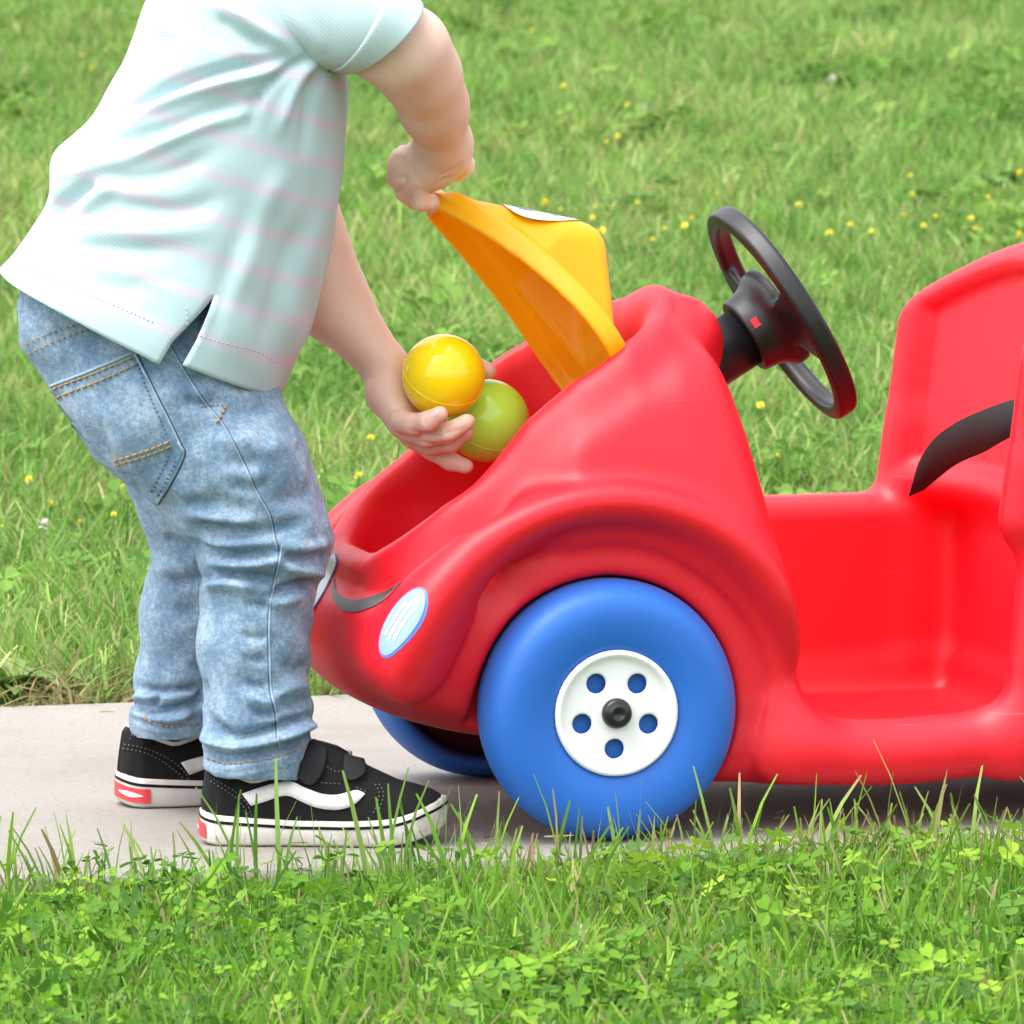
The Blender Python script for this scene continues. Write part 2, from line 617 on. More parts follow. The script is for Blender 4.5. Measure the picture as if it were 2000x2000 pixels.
def shirt_mat(name, striped):
    m, n, l, b = new_mat(name)
    tc = n.new('ShaderNodeTexCoord')
    if striped:
        uv = n.new('ShaderNodeUVMap'); uv.uv_map = 'cloth'
        sp = n.new('ShaderNodeSeparateXYZ')
        l.new(uv.outputs['UV'], sp.inputs[0])
        fr = n.new('ShaderNodeMath'); fr.operation = 'FRACT'
        l.new(sp.outputs['Y'], fr.inputs[0])
        rp = ramp(n, [(0.0, (0.435, 0.575, 0.60)), (0.33, (0.435, 0.575, 0.60)), (0.36, (0.52, 0.52, 0.59)), (0.62, (0.52, 0.52, 0.59)), (0.65, (0.435, 0.575, 0.60)), (1.0, (0.435, 0.575, 0.60))])
        l.new(fr.outputs[0], rp.inputs['Fac'])
        l.new(rp.outputs['Color'], b.inputs['Base Color'])
    else:
        b.inputs['Base Color'].default_value = (0.49, 0.625, 0.645, 1)
    b.inputs['Roughness'].default_value = 0.9
    b.inputs['Specular IOR Level'].default_value = 0.15
    b.inputs['Subsurface Weight'].default_value = 0.0
    w = n.new('ShaderNodeTexWave'); w.bands_direction = 'DIAGONAL'
    w.inputs['Scale'].default_value = 220; w.inputs['Distortion'].default_value = 0.6
    l.new(tc.outputs['Object'], w.inputs['Vector'])
    f = noise(n, l, 260, 4, 0.6, tc.outputs['Object'])
    ad = n.new('ShaderNodeMath'); ad.operation = 'ADD'
    l.new(w.outputs['Fac'], ad.inputs[0]); l.new(f.outputs['Fac'], ad.inputs[1])
    bump(n, l, ad.outputs[0], b, 0.13, 0.0007)
    return m


M['shirt'] = shirt_mat('striped_pique', True)
M['shirt_plain'] = shirt_mat('mint_rib', False)


def hair_mat():
    m, n, l, b = new_mat('brown_hair')
    tc = n.new('ShaderNodeTexCoord')
    nz = noise(n, l, 160, 4, 0.7, tc.outputs['Object'])
    rp = ramp(n, [(0.3, (0.10, 0.055, 0.03)), (0.7, (0.24, 0.14, 0.075))])
    l.new(nz.outputs['Fac'], rp.inputs['Fac']); l.new(rp.outputs['Color'], b.inputs['Base Color'])
    b.inputs['Roughness'].default_value = 0.5
    bump(n, l, nz.outputs['Fac'], b, 0.8, 0.004)
    return m


M['hair'] = hair_mat()
M['eye'] = plastic('dark_eye', (0.05, 0.035, 0.03), 0.1, 0.0)


def concrete():
    m, n, l, b = new_mat('concrete')
    tc = n.new('ShaderNodeTexCoord')
    big = noise(n, l, 3.5, 6, 0.65, tc.outputs['Object'])
    rp = ramp(n, [(0.25, (0.200, 0.180, 0.158)), (0.5, (0.262, 0.240, 0.215)), (0.75, (0.295, 0.272, 0.247))])
    l.new(big.outputs['Fac'], rp.inputs['Fac'])
    gr = noise(n, l, 170, 6, 0.8, tc.outputs['Object'])
    r2 = ramp(n, [(0.28, (0.55, 0.53, 0.50)), (0.46, (0.95, 0.95, 0.95)), (0.75, (1.12, 1.11, 1.10))])
    l.new(gr.outputs['Fac'], r2.inputs['Fac'])
    mx = n.new('ShaderNodeMix'); mx.data_type = 'RGBA'; mx.blend_type = 'MULTIPLY'
    mx.inputs['Factor'].default_value = 1.0
    l.new(rp.outputs['Color'], mx.inputs[6]); l.new(r2.outputs['Color'], mx.inputs[7])
    l.new(mx.outputs[2], b.inputs['Base Color'])
    b.inputs['Roughness'].default_value = 0.85
    bump(n, l, gr.outputs['Fac'], b, 0.5, 0.002)
    return m


M['concrete'] = concrete()


def soil():
    m, n, l, b = new_mat('soil')
    tc = n.new('ShaderNodeTexCoord')
    a = noise(n, l, 6, 8, 0.7, tc.outputs['Object'])
    rp = ramp(n, [(0.3, (0.045, 0.060, 0.018)), (0.5, (0.075, 0.095, 0.028)), (0.7, (0.105, 0.105, 0.045))])
    l.new(a.outputs['Fac'], rp.inputs['Fac'])
    l.new(rp.outputs['Color'], b.inputs['Base Color'])
    b.inputs['Roughness'].default_value = 1.0
    f = noise(n, l, 90, 6, 0.75, tc.outputs['Object'])
    bump(n, l, f.outputs['Fac'], b, 1.0, 0.02)
    return m


M['soil'] = soil()
m_, n_, l_, b_ = new_mat('bare_earth')
tc_ = n_.new('ShaderNodeTexCoord')
a_ = noise(n_, l_, 60, 8, 0.75, tc_.outputs['Object'])
r_ = ramp(n_, [(0.3, (0.035, 0.024, 0.016)), (0.55, (0.085, 0.062, 0.042)), (0.75, (0.16, 0.125, 0.08))])
l_.new(a_.outputs['Fac'], r_.inputs['Fac']); l_.new(r_.outputs['Color'], b_.inputs['Base Color'])
b_.inputs['Roughness'].default_value = 1.0
bump(n_, l_, a_.outputs['Fac'], b_, 1.0, 0.01)
M['earth'] = m_


def leaf_mat(name, tint=(1, 1, 1), trans=0.38, rough=0.5):
    """colour comes per blade from the mesh; a broad patchiness and a per-tuft tint vary it"""
    m, n, l, b = new_mat(name)
    out = [x for x in n if x.type == 'OUTPUT_MATERIAL'][0]
    at_ = n.new('ShaderNodeAttribute'); at_.attribute_name = 'Col'
    geo = n.new('ShaderNodeNewGeometry')
    nz = noise(n, l, 2.6, 5, 0.65, geo.outputs['Position'])
    rp = ramp(n, [(0.32, (0.70, 0.84, 0.72)), (0.5, (1.0, 1.0, 1.0)), (0.68, (1.34, 1.12, 1.30))])
    l.new(nz.outputs['Fac'], rp.inputs['Fac'])
    oi = n.new('ShaderNodeObjectInfo')
    r2 = ramp(n, [(0.0, (0.62, 0.72, 0.62)), (0.5, (1.0, 1.0, 1.0)), (1.0, (1.28, 1.16, 1.25))])
    l.new(oi.outputs['Random'], r2.inputs['Fac'])
    m1 = n.new('ShaderNodeMix'); m1.data_type = 'RGBA'; m1.blend_type = 'MULTIPLY'; m1.inputs['Factor'].default_value = 1
    m2 = n.new('ShaderNodeMix'); m2.data_type = 'RGBA'; m2.blend_type = 'MULTIPLY'; m2.inputs['Factor'].default_value = 1
    m3 = n.new('ShaderNodeMix'); m3.data_type = 'RGBA'; m3.blend_type = 'MULTIPLY'; m3.inputs['Factor'].default_value = 1
    l.new(at_.outputs['Color'], m1.inputs[6]); l.new(rp.outputs['Color'], m1.inputs[7])
    l.new(m1.outputs[2], m2.inputs[6]); l.new(r2.outputs['Color'], m2.inputs[7])
    l.new(m2.outputs[2], m3.inputs[6]); m3.inputs[7].default_value = (*tint, 1)
    l.new(m3.outputs[2], b.inputs['Base Color'])
    b.inputs['Roughness'].default_value = rough
    b.inputs['Specular IOR Level'].default_value = 0.22
    tr = n.new('ShaderNodeBsdfTranslucent')
    l.new(m3.outputs[2], tr.inputs['Color'])
    ms = n.new('ShaderNodeMixShader'); ms.inputs['Fac'].default_value = trans
    l.new(b.outputs[0], ms.inputs[1]); l.new(tr.outputs[0], ms.inputs[2])
    l.new(ms.outputs[0], out.inputs['Surface'])
    return m


M['grass'] = leaf_mat('grass_blade', (1, 1, 1), 0.42, 0.6)
M['clover'] = leaf_mat('clover_leaf', (1, 1, 1), 0.40, 0.70)
M['weed'] = leaf_mat('weed_leaf', (1, 1, 1), 0.25, 0.5)
M['petal'] = plastic('yellow_petal', (0.85, 0.70, 0.03), 0.6, 0.0)
M['petal_white'] = plastic('white_petal', (0.75, 0.68, 0.66), 0.6, 0.0)
M['stem'] = plastic('flower_stem', (0.09, 0.17, 0.03), 0.6, 0.0)

# ================================================================== SETTING
def ground_z(x, y):
    """height of the soil under the lawn; x, y arrays"""
    dx, dy = x - O[0], y - O[1]
    t = -math.sin(TH) * dx + math.cos(TH) * dy
    far = np.clip(t - PATH_FAR, 0, None)
    near = np.clip(PATH_NEAR - t, 0, None)
    z = -0.022 + 0.012 * np.minimum(far, 40) + 0.010 * np.minimum(near, 3)
    und = 0.012 * np.sin(x * 2.1 + y * 1.3) * np.sin(y * 1.7 - x * 0.6 + 1) + 0.006 * np.sin(x * 5.3 + 2) * np.sin(y * 4.1)
    return z + und * np.clip((far + near) * 2.0, 0, 1)


def axis_pts(lo, hi, fine_lo, fine_hi, step):
    a = list(np.arange(fine_lo, fine_hi + 1e-6, step))
    d, x = step, fine_lo
    while x > lo: d *= 1.35; x -= d; a.insert(0, max(x, lo))
    d, x = step, fine_hi
    while x < hi: d *= 1.35; x += d; a.append(min(x, hi))
    return np.array(a)


gx, gy = axis_pts(-400, 400, -3, 3, 0.12), axis_pts(-60, 900, -2.5, 13, 0.12)
GX, GY = np.meshgrid(gx, gy)
gv = np.stack([GX.ravel(), GY.ravel(), ground_z(GX.ravel(), GY.ravel())], 1)
tag(build('ground', gv, grid_faces(len(gy), len(gx)), M['soil']), 'green lawn ground around the concrete path', None, None, 'structure')

# concrete path: one slab with rounded arrises, running with the car
pr = []
for (t, z) in [(PATH_NEAR, -0.06), (PATH_NEAR, -0.008), (PATH_NEAR + 0.003, -0.002), (PATH_NEAR + 0.01, 0.0), (0.25, 0.0), (0.6, 0.0), (PATH_FAR - 0.01, 0.0), (PATH_FAR - 0.003, -0.002), (PATH_FAR, -0.008), (PATH_FAR, -0.06)]:
    pr.append((t, z))
S = np.arange(-14, 14.01, 0.25)
pv = np.array([O + AX * s + LT * (t + 0.0025 * math.sin(s * 7.0) * (1 if t < 0 or t > 0.9 else 0)) + np.array([0, 0, z]) for s in S for (t, z) in pr])
pv[:, 2] -= O[2]
tag(build('path', pv, grid_faces(len(S), len(pr))[:, ::-1].copy(), M['concrete']), 'pale concrete garden path under the toy car', None, None, 'structure')
# strip of bare earth along the far side of the path
ev, nrow = [], 0
for s in np.arange(-6, 6.01, 0.03):
    w = 0.05 + 0.02 * math.sin(s * 5) + 0.012 * math.sin(s * 17 + 1)
    for k, (f, z) in enumerate([(-0.004, -0.03), (0.0, -0.012), (0.4, -0.008 + 0.004 * math.sin(s * 40)), (0.75, -0.010 + 0.004 * math.sin(s * 33 + 2)), (1.0, -0.03)]):
        q = O + AX * s + LT * (PATH_FAR + 0.003 + f * w)
        ev.append((q[0], q[1], z))
    nrow += 1
tag(build('earth_strip', np.array(ev), grid_faces(nrow, 5)[:, ::-1].copy(), M['earth']), 'strip of bare brown earth at the far edge of the path', None, None, 'structure')

# ================================================================== TOY CAR
car = empty('toy_car', tuple(O), TH)
tag(car, 'red plastic ride-on toy car with blue wheels and raised yellow hood', 'toy car')


def car_body_mesh():
    fd = Field((-0.24, -0.03, 0.0), (0.80, 0.41, 0.53), 0.0032)
    s, t, z = fd.xyz()
    u = np.abs(t - TC)
    S2, Z2 = fd.ax[0][:, None], fd.ax[2][None, :]
    S2, Z2 = S2.astype(float), Z2.astype(float)
    # front module: side profile
    prof = catmull([(-0.178, 0.150), (-0.173, 0.176), (-0.155, 0.200), (-0.128, 0.230), (-0.088, 0.276), (-0.045, 0.330), (-0.005, 0.364), (0.040, 0.391), (0.078, 0.399),
                    (0.104, 0.391), (0.122, 0.358), (0.135, 0.318), (0.146, 0.270), (0.155, 0.225), (0.163, 0.180), (0.171, 0.120), (0.177, 0.050), (0.10, 0.048), (-0.058, 0.076), (-0.115, 0.094), (-0.150, 0.110), (-0.168, 0.130)], 5, True)
    d2 = poly_dist(S2, Z2, prof)[:, None, :]
    # sides lean in above the arches; plan view rounds off at the nose
    wz = 0.182 - 0.30 * np.clip(z - 0.215, 0, None) - 0.5 * np.clip(0.10 - z, 0, None)
    wz = wz - 0.075 * np.clip((-0.015 - s) / 0.13, 0, 1)
    side = (u - wz) * 0.90
    Rn = 0.120
    qs, qu = (-0.175 + Rn) - s, u - (0.184 - Rn)
    plan = np.sqrt(np.maximum(qs, 0) ** 2 + np.maximum(qu, 0) ** 2) + np.minimum(np.maximum(qs, qu), 0) - Rn
    front = smax(smax(d2, side, 0.055), plan, 0.035)
    zt0 = np.interp(s, [-0.174, -0.169, -0.152, -0.126, -0.088, -0.045, -0.005, 0.040, 0.078, 0.104], [0.155, 0.180, 0.203, 0.232, 0.276, 0.330, 0.364, 0.391, 0.399, 0.396])
    dome = np.interp(s, [-0.15, -0.08, 0.0, 0.05], [1.2, 1.2, 1.9, 2.3])
    front = smax(front, (z - (zt0 + 0.003 - dome * u ** 2)) * 0.78, 0.014)
    # broad rounded nose below the hood
    nb = ((np.abs(s + 0.050) / 0.143) ** 3 + (u / 0.172) ** 3) ** (2.0 / 3.0) + ((z - 0.150) / np.where(z > 0.150, 0.072 + 0.030 * np.clip((u - 0.055) / 0.065, 0, 1), 0.072)) ** 2
    front = smin(front, (np.sqrt(nb) - 1) * 0.088, 0.034)
    # raised arches round the front wheels
    rr = np.sqrt((s - 0.006) ** 2 + (z - 0.102) ** 2)
    tor = np.sqrt((rr - 0.163) ** 2 + ((u - 0.165) * 0.8) ** 2) - 0.0185
    tor = smax(tor, 0.118 - z, 0.07)
    sedge = np.interp(z, [0.05, 0.12, 0.18, 0.225, 0.27, 0.318, 0.358], [0.177, 0.171, 0.163, 0.155, 0.146, 0.135, 0.122])
    tor = smax(tor, (s - sedge) * 0.97, 0.020)
    front = smin(front, tor, 0.015 + 0.045 * np.clip((-s - 0.03) / 0.08, 0, 1))
    # hump for the steering column
    hx, hy, hz = (s - 0.110) / 0.036, (t - TC) / 0.050, (z - 0.374) / 0.040
    k0 = np.sqrt(hx ** 2 + hy ** 2 + hz ** 2)
    front = smin(front, (k0 - 1) * 0.038, 0.020)
    # trunk opening: raised lip, then the cavity
    cs, es = -0.039, 0.113
    qo, po = np.abs(s - cs) - (es - 0.075), u - (0.100 - 0.075)
    op = np.sqrt(np.maximum(qo, 0) ** 2 + np.maximum(po, 0) ** 2) + np.minimum(np.maximum(qo, po), 0) - 0.075
    groove = np.sqrt((front) ** 2 + ((op - 0.038) * 1.0) ** 2) - 0.013
    front = smax(front, -smax(smax(groove, s + 0.075, 0.03), 0.200 - z, 0.02), 0.026)
    lip = np.sqrt((front + 0.004) ** 2 + (op - 0.013) ** 2) - 0.0150
    lip = smax(lip, 0.203 - z, 0.012)
    front = smin(front, lip, 0.016)
    cav = smax(op + 0.22 * np.clip(0.24 - z, 0, None) + 0.10 * np.clip(s - 0.02, 0, None), 0.125 + 0.0 * s - z, 0.03)
    front = smax(front, -cav, 0.010)
    # floor, far side, seat
    floor = rbox(s, t, z, (0.08, 0.012, 0.034), (0.77, 0.368, 0.088), 0.026)
    bow = 0.010 * np.clip((s - 0.24) / 0.11, -1, 1) ** 2
    floor = rbox(s, t, z - bow, (0.08, 0.012, 0.034), (0.77, 0.368, 0.086), 0.025)
    body = smin(front, floor, 0.035)
    well = rbox(s, t, z, (0.175, 0.060, 0.070), (0.382, 0.325, 0.40), 0.02)
    body = smax(body, -well, 0.016)
    far = rbox(s, t, z, (0.10, 0.325, 0.05), (0.70, 0.372, 0.231), 0.018)
    body = smin(body, far, 0.020)
    seat = rbox(s, t, z, (0.388, 0.016, 0.05), (0.66, 0.366, 0.234), 0.020)
    body = smin(body, seat, 0.022)
    # back rest: leaning panel with a raised border, arched top
    sl = 0.13
    sb = s - 0.322 - sl * (z - 0.235) - 0.055 * np.clip(1 - (u / 0.170) ** 2, 0, 1)
    zt = 0.388 + 0.062 * np.clip(1 - (u / 0.175) ** 2, 0, 1)
    qx, qy = np.abs(sb - 0.050) - 0.028, u - 0.155
    qz = np.maximum(z - zt, 0.225 - z) + 0.022
    back = np.sqrt(np.maximum(qx, 0) ** 2 + np.maximum(qy, 0) ** 2 + np.maximum(qz, 0) ** 2) + np.minimum(np.maximum(qx, np.maximum(qy, qz)), 0) - 0.022
    pan = np.maximum(np.maximum(u - 0.138, 0.262 - z), z - (zt - 0.030))
    pan = np.maximum(pan, np.abs(sb + 0.01) - 0.020)
    back = smax(back, -pan, 0.022)
    body = smin(body, back, 0.020)
    # sides behind the doorway
    wing = rbox(s - 0.10 * (z - 0.1), u, z, (0.334, 0.150, 0.04), (0.70, 0.178, 0.300), 0.016)
    body = smin(body, wing, 0.030)
    tail = rbox(s, t, z, (0.44, 0.020, 0.06), (0.74, 0.360, 0.262), 0.05)
    body = smin(body, tail, 0.03)
    # wheel housings
    for (s0, zc, rw, rt) in ((0.008, 0.1035, 0.131, 0.1048), (0.60, 0.085, 0.108, 0.09)):
        r2 = np.sqrt((s - s0) ** 2 + (z - zc) ** 2)
        body = smax(body, -np.maximum((r2 - (rw - 0.008 + 1.0 * np.clip(u - 0.162, 0, None))) * 0.71, 0.161 - u), 0.030)
        body = smax(body, -np.maximum(r2 - rt, 0.117 - u), 0.006)
    # hollow underside
    under = rbox(s, t, z, (-0.045, 0.10, -0.1), (0.09, 0.28, 0.090), 0.02)
    body = smax(body, -under, 0.01)
    fd.F = body.astype(np.float32)
    return fd.mesh(2)


bv, bf = car_body_mesh()
car_body = build('body', bv, bf, M['red'], car)
body_bvh_v = car_world(bv)
CAR_BVH = BVHTree.FromPolygons([Vector(v) for v in body_bvh_v], [tuple(f) for f in bf])


def cast(bvh, px, py):
    d = Vector(ray(px, py)).normalized()
    h = bvh.ray_cast(Vector(CP), d)
    if h[0] is None: return None, None
    n_ = np.array(h[1])
    return np.array(h[0]), (n_ if n_.dot(np.array(d)) < 0 else -n_)


def to_car(p):
    q = np.asarray(p) - O
    return np.array([q.dot(AX), q.dot(LT), q[2]])


def decal_polar(bvh, cx, cy, a, b, ang, off, rings=5, seg=28):
    """disc of a given pixel ellipse laid on a surface"""
    V, F = [], []
    ca, sa = math.cos(ang), math.sin(ang)
    for i in range(rings + 1):
        for k in range(seg):
            g = 2 * math.pi * k / seg
            x, y = a * i / rings * math.cos(g), b * i / rings * math.sin(g)
            p, n = cast(bvh, cx + ca * x - sa * y, cy + sa * x + ca * y)
            if p is None:
                if not V: return [(0, 0, -1)] * 3, [(0, 1, 2)]
                p, n = np.array(V[-1]), np.zeros(3)
            V.append(p + n * off)
    F = [tuple(f) for f in grid_faces(rings + 1, seg, True)]
    return V, F


def strip_on(bvh, A, B, off, n=24, rows=3):
    """ribbon between two pixel polylines laid on a surface"""
    def res(P):
        q = catmull(P, 12)
        L = np.concatenate([[0], np.cumsum(np.linalg.norm(np.diff(q, axis=0), axis=1))])
        s_ = np.linspace(0, L[-1], n)
        return np.stack([np.interp(s_, L, q[:, i]) for i in (0, 1)], 1)
    a, b = res(A), res(B)
    V = []
    last = None
    for i in range(n):
        for k in range(rows):
            w = k / (rows - 1)
            p, nn = cast(bvh, *(a[i] * (1 - w) + b[i] * w))
            if p is None:
                if last is None:
                    h = bvh.find_nearest(Vector(at(*(a[i] * (1 - w) + b[i] * w), -0.03)))
                    last = (np.array(h[0]), np.array(h[1]))
                p, nn = last
            last = (p, nn)
            V.append(p + nn * off)
    return np.array(V), grid_faces(n, rows)


def add_car_part(name, V, F, mat, parent=None, mirror=False, label=None, smooth=True):
    L = np.array([to_car(v) for v in V])
    F = [tuple(f) for f in F]
    if mirror:
        L[:, 1] = 2 * TC - L[:, 1]
        F = [f[::-1] for f in F]
    o = build(name, L, F, mat, parent or car, smooth)
    if label: o['label'] = label
    return o


# printed smile and headlights on the nose
A = [(653, 1128), (657, 1152), (672, 1168), (700, 1172), (730, 1164), (757, 1153), (786, 1135)]
B = [(651, 1130), (649, 1160), (660, 1185), (684, 1197), (718, 1190), (752, 1172), (784, 1138)]
V, F = strip_on(CAR_BVH, A, B, 0.0007)
add_car_part('smile_print', V, F, M['decal_grey'])
hp, hn = cast(CAR_BVH, 781, 1213)
hl_up = cast(CAR_BVH, 806, 1172)[0] - cast(CAR_BVH, 754, 1256)[0]
hl_up -= hn * hl_up.dot(hn); hl_up /= np.linalg.norm(hl_up)
hl_ac = np.cross(hn, hl_up)


def on_nose(x, y, off):
    """point of the nose at (x across, y along) of the headlight, found along its normal"""
    o = hp + hl_ac * x + hl_up * y
    h = CAR_BVH.ray_cast(Vector(o + hn * 0.05), Vector(-hn), 0.12)
    return (np.array(h[0]) if h[0] is not None else o) + hn * off


def disc(ra, rb, off, rings=6, seg=36):
    return [on_nose(rb * i_ / rings * math.sin(2 * math.pi * k / seg), ra * i_ / rings * math.cos(2 * math.pi * k / seg), off) for i_ in range(rings + 1) for k in range(seg)], grid_faces(rings + 1, seg, True)


V, F = disc(0.0315, 0.0165, 0.0006)
hl = add_car_part('headlight', V, F, M['decal_blue'])
V, F = disc(0.0297, 0.0147, 0.0011)
add_car_part('headlight_lens', V, F, M['decal_pale'], hl)
for off in (-0.0055, 0.0, 0.0055):
    ln = 0.018 - abs(off) * 0.5
    V = [on_nose(off + w_, y_, 0.0016) for y_ in np.linspace(-ln, ln, 9) for w_ in (-0.0015, 0.0015)]
    add_car_part('headlight_bar', V, grid_faces(9, 2), M['decal_white'], hl)
# the far headlight wraps round the far side of the nose
V, F = strip_on(CAR_BVH, [(606, 1198), (618, 1145), (640, 1095), (655, 1080)], [(608, 1200), (636, 1155), (660, 1102), (657, 1081)], 0.0007, 20, 4)
hl2 = add_car_part('headlight', V, F, M['decal_blue'])
V, F = strip_on(CAR_BVH, [(607, 1196), (619, 1146), (641, 1097), (654, 1083)], [(609, 1197), (635, 1154), (658, 1103), (656, 1084)], 0.0013, 20, 4)
add_car_part('headlight_lens', V, F, M['decal_white'], hl2)  # lens colour lightened to offset the shade this side faces


# wheels
def lathe(profile, seg=64):
    V = [(r * math.cos(2 * math.pi * k / seg), t, r * math.sin(2 * math.pi * k / seg)) for (r, t) in profile for k in range(seg)]
    return np.array(V), grid_faces(len(profile), seg, True)


def make_wheel(sx, tx, zc, rad, near):
    w = empty('wheel', (sx, tx, zc), 0, car)
    k = rad / 0.1
    sgn = 1 if near else -1
    pf = catmull([(0.0002, 0.014), (0.030, 0.0135), (0.044, 0.0125), (0.0475, 0.006), (0.054, 0.0022), (0.068, 0.0), (0.082, 0.0010), (0.0915, 0.0065), (0.0980, 0.018), (0.1, 0.034), (0.096, 0.056), (0.090, 0.066), (0.085, 0.066), (0.082, 0.058), (0.078, 0.035), (0.060, 0.026), (0.020, 0.024), (0.0002, 0.024)], 6)
    V, F = lathe([(r * k, (t - 0.034) * sgn) for r, t in pf], 96)
    build('tyre', V, F if near else F[:, ::-1].copy(), M['blue'], w)
    V, F = lathe([(0.081 * k, (0.050 - 0.034) * sgn), (0.074 * k, (0.036 - 0.034) * sgn), (0.030, (0.032 - 0.034) * sgn), (0.0002, (0.032 - 0.034) * sgn)], 64)
    build('wheel_back', V, F if near else F[:, ::-1].copy(), M['black'], w)
    # dished hub with five round holes
    fd = Field((-0.052, -0.006, -0.052), (0.052, 0.022, 0.052), 0.00095)
    x, y, z = fd.xyz()
    r = np.sqrt(x * x + z * z)
    face = 0.0065 - 0.0045 * np.exp(-((r - 0.0455) / 0.0035) ** 2) - 0.0010 * np.exp(-(r / 0.018) ** 2)
    d = np.maximum(np.maximum((face - y) * 0.8, y - (face + 0.0045)), r - 0.0482)
    for q in range(5):
        a = R(90 + 34 - 72 * q)
        hd = np.sqrt((x - 0.0275 * math.cos(a)) ** 2 + (z - 0.0275 * math.sin(a)) ** 2) - 0.0076
        d = smax(d, -hd, 0.0015)
    fd.F = d.astype(np.float32)
    V, F = fd.mesh(1)
    V[:, 1] = (V[:, 1] - 0.034 - 0.002) * sgn
    V *= [k, 1, k]
    build('hub', V, F if near else F[:, ::-1].copy(), M['white'], w)
    V, F = lathe([(r_, (t_ - 0.034) * sgn) for r_, t_ in [(0.0001, -0.003), (0.004, -0.0030), (0.0045, -0.0042), (0.0065, -0.0044), (0.0072, -0.0030), (0.0092, -0.0028), (0.0112, -0.0015), (0.0120, 0.002), (0.0120, 0.012)]], 40)
    build('axle_cap', V, F if near else F[:, ::-1].copy(), M['rubber'], w)
    return w


make_wheel(0.008, 0.034, 0.1035, 0.1035, True)
make_wheel(0.008, 0.034 + 0.372, 0.1035, 0.1035, False)
make_wheel(0.60, 0.040, 0.085, 0.085, True)
make_wheel(0.60, 0.360, 0.085, 0.085, False)
V, F = tube([(0.008, 0.05, 0.1035), (0.008, 0.385, 0.1035)], 0.006, 12)
build('axle', V, F, M['black'], car)
V, F = tube([(0.6, 0.05, 0.085), (0.6, 0.35, 0.085)], 0.006, 12)
build('axle', V, F, M['black'], car)

# steering wheel: local frame w = column axis (towards the driver), v = in-plane up, u = across
sc_ = np.array([0.197, TC, 0.397])
wv = np.array([0.86, 0, 0.51]); wv /= np.linalg.norm(wv)
vv = np.array([-wv[2], 0, wv[0]])
uv_ = np.array([0.0, 1.0, 0])
fd = Field((-0.105, -0.105, -0.075), (0.105, 0.105, 0.022), 0.0016)
a_, b_, c_ = fd.xyz()          # a = across, b = up in the plane, c = along the column
r = np.sqrt(a_ ** 2 + b_ ** 2)
ring = np.sqrt(np.maximum(np.abs(r - 0.0915) - 0.0020, 0) ** 2 + np.maximum(np.abs(c_) - 0.0048, 0) ** 2) - 0.0036
ringin = ring
plate = np.maximum(np.abs(c_ + 0.004 + 0.10 * np.clip(0.085 - r, 0, None)) - 0.0035, r - 0.088)
ang = np.abs(np.arctan2(a_, b_))
for sg in (1, -1):
    an = np.abs(np.arctan2(a_, b_ * sg))
    hole = np.maximum(np.maximum(0.040 - r, r - 0.084), (an - R(64)) * 0.05)
    plate = smax(plate, -hole, 0.006)
cone = np.maximum(r - (0.039 + 0.30 * (c_ + 0.005)), np.maximum(c_ + 0.002, -0.036 - c_))
coll = np.maximum(r - 0.0315, np.maximum(c_ + 0.016, -0.036 - c_))
d = smin(smin(ringin, plate, 0.006), smin(cone, coll, 0.004), 0.012)
fd.F = d.astype(np.float32)
V, F = fd.mesh(1)
V = sc_ + np.outer(V[:, 0], uv_) + np.outer(V[:, 1], vv) + np.outer(V[:, 2], wv)
sw = build('steering_wheel', V, F[:, ::-1].copy(), M['black'], car)
V, F = tube([sc_ - wv * 0.135, sc_ - wv * 0.09, sc_ - wv * 0.033], [0.0262, 0.0256, 0.0250], 40)
build('steering_column', V, F, M['black'], car)
bc = sc_ - wv * 0.028
side_n = (-uv_ * 0.93 + vv * 0.37)
bp = bc + side_n * 0.0315
tang = np.cross(wv, side_n)
V = [bp + wv * (x * 0.0035) + tang * (y * 0.0040) + side_n * h for h in (-0.001, 0.0016) for x, y in ((-1, -1), (1, -1), (1, 1), (-1, 1))]
build('button', V, [(3, 2, 1, 0), (4, 5, 6, 7), (0, 1, 5, 4), (1, 2, 6, 5), (2, 3, 7, 6), (3, 0, 4, 7)], M['red'], sw, False)

# seat belt
pairs = [((1775, 968), (1805, 955), 0.305), ((1795, 903), (1830, 936), 0.27), ((1822, 860), (1858, 914), 0.23), ((1856, 832), (1886, 898), 0.18), ((1893, 812), (1920, 884), 0.13), ((1935, 795), (1950, 866), 0.08), ((1985, 778), (1987, 846), 0.045)]
La = catmull([car_loc(*p[0], p[2]) for p in pairs], 6)
Lb = catmull([car_loc(*p[1], p[2] - 0.006) for p in pairs], 6)
V = np.stack([La, (La + Lb) / 2, Lb], 1).reshape(-1, 3)
belt = build('seat_belt', V, grid_faces(len(La), 3), M['web'], car)
md = belt.modifiers.new('thickness', 'SOLIDIFY'); md.thickness = 0.0018; md.offset = 0

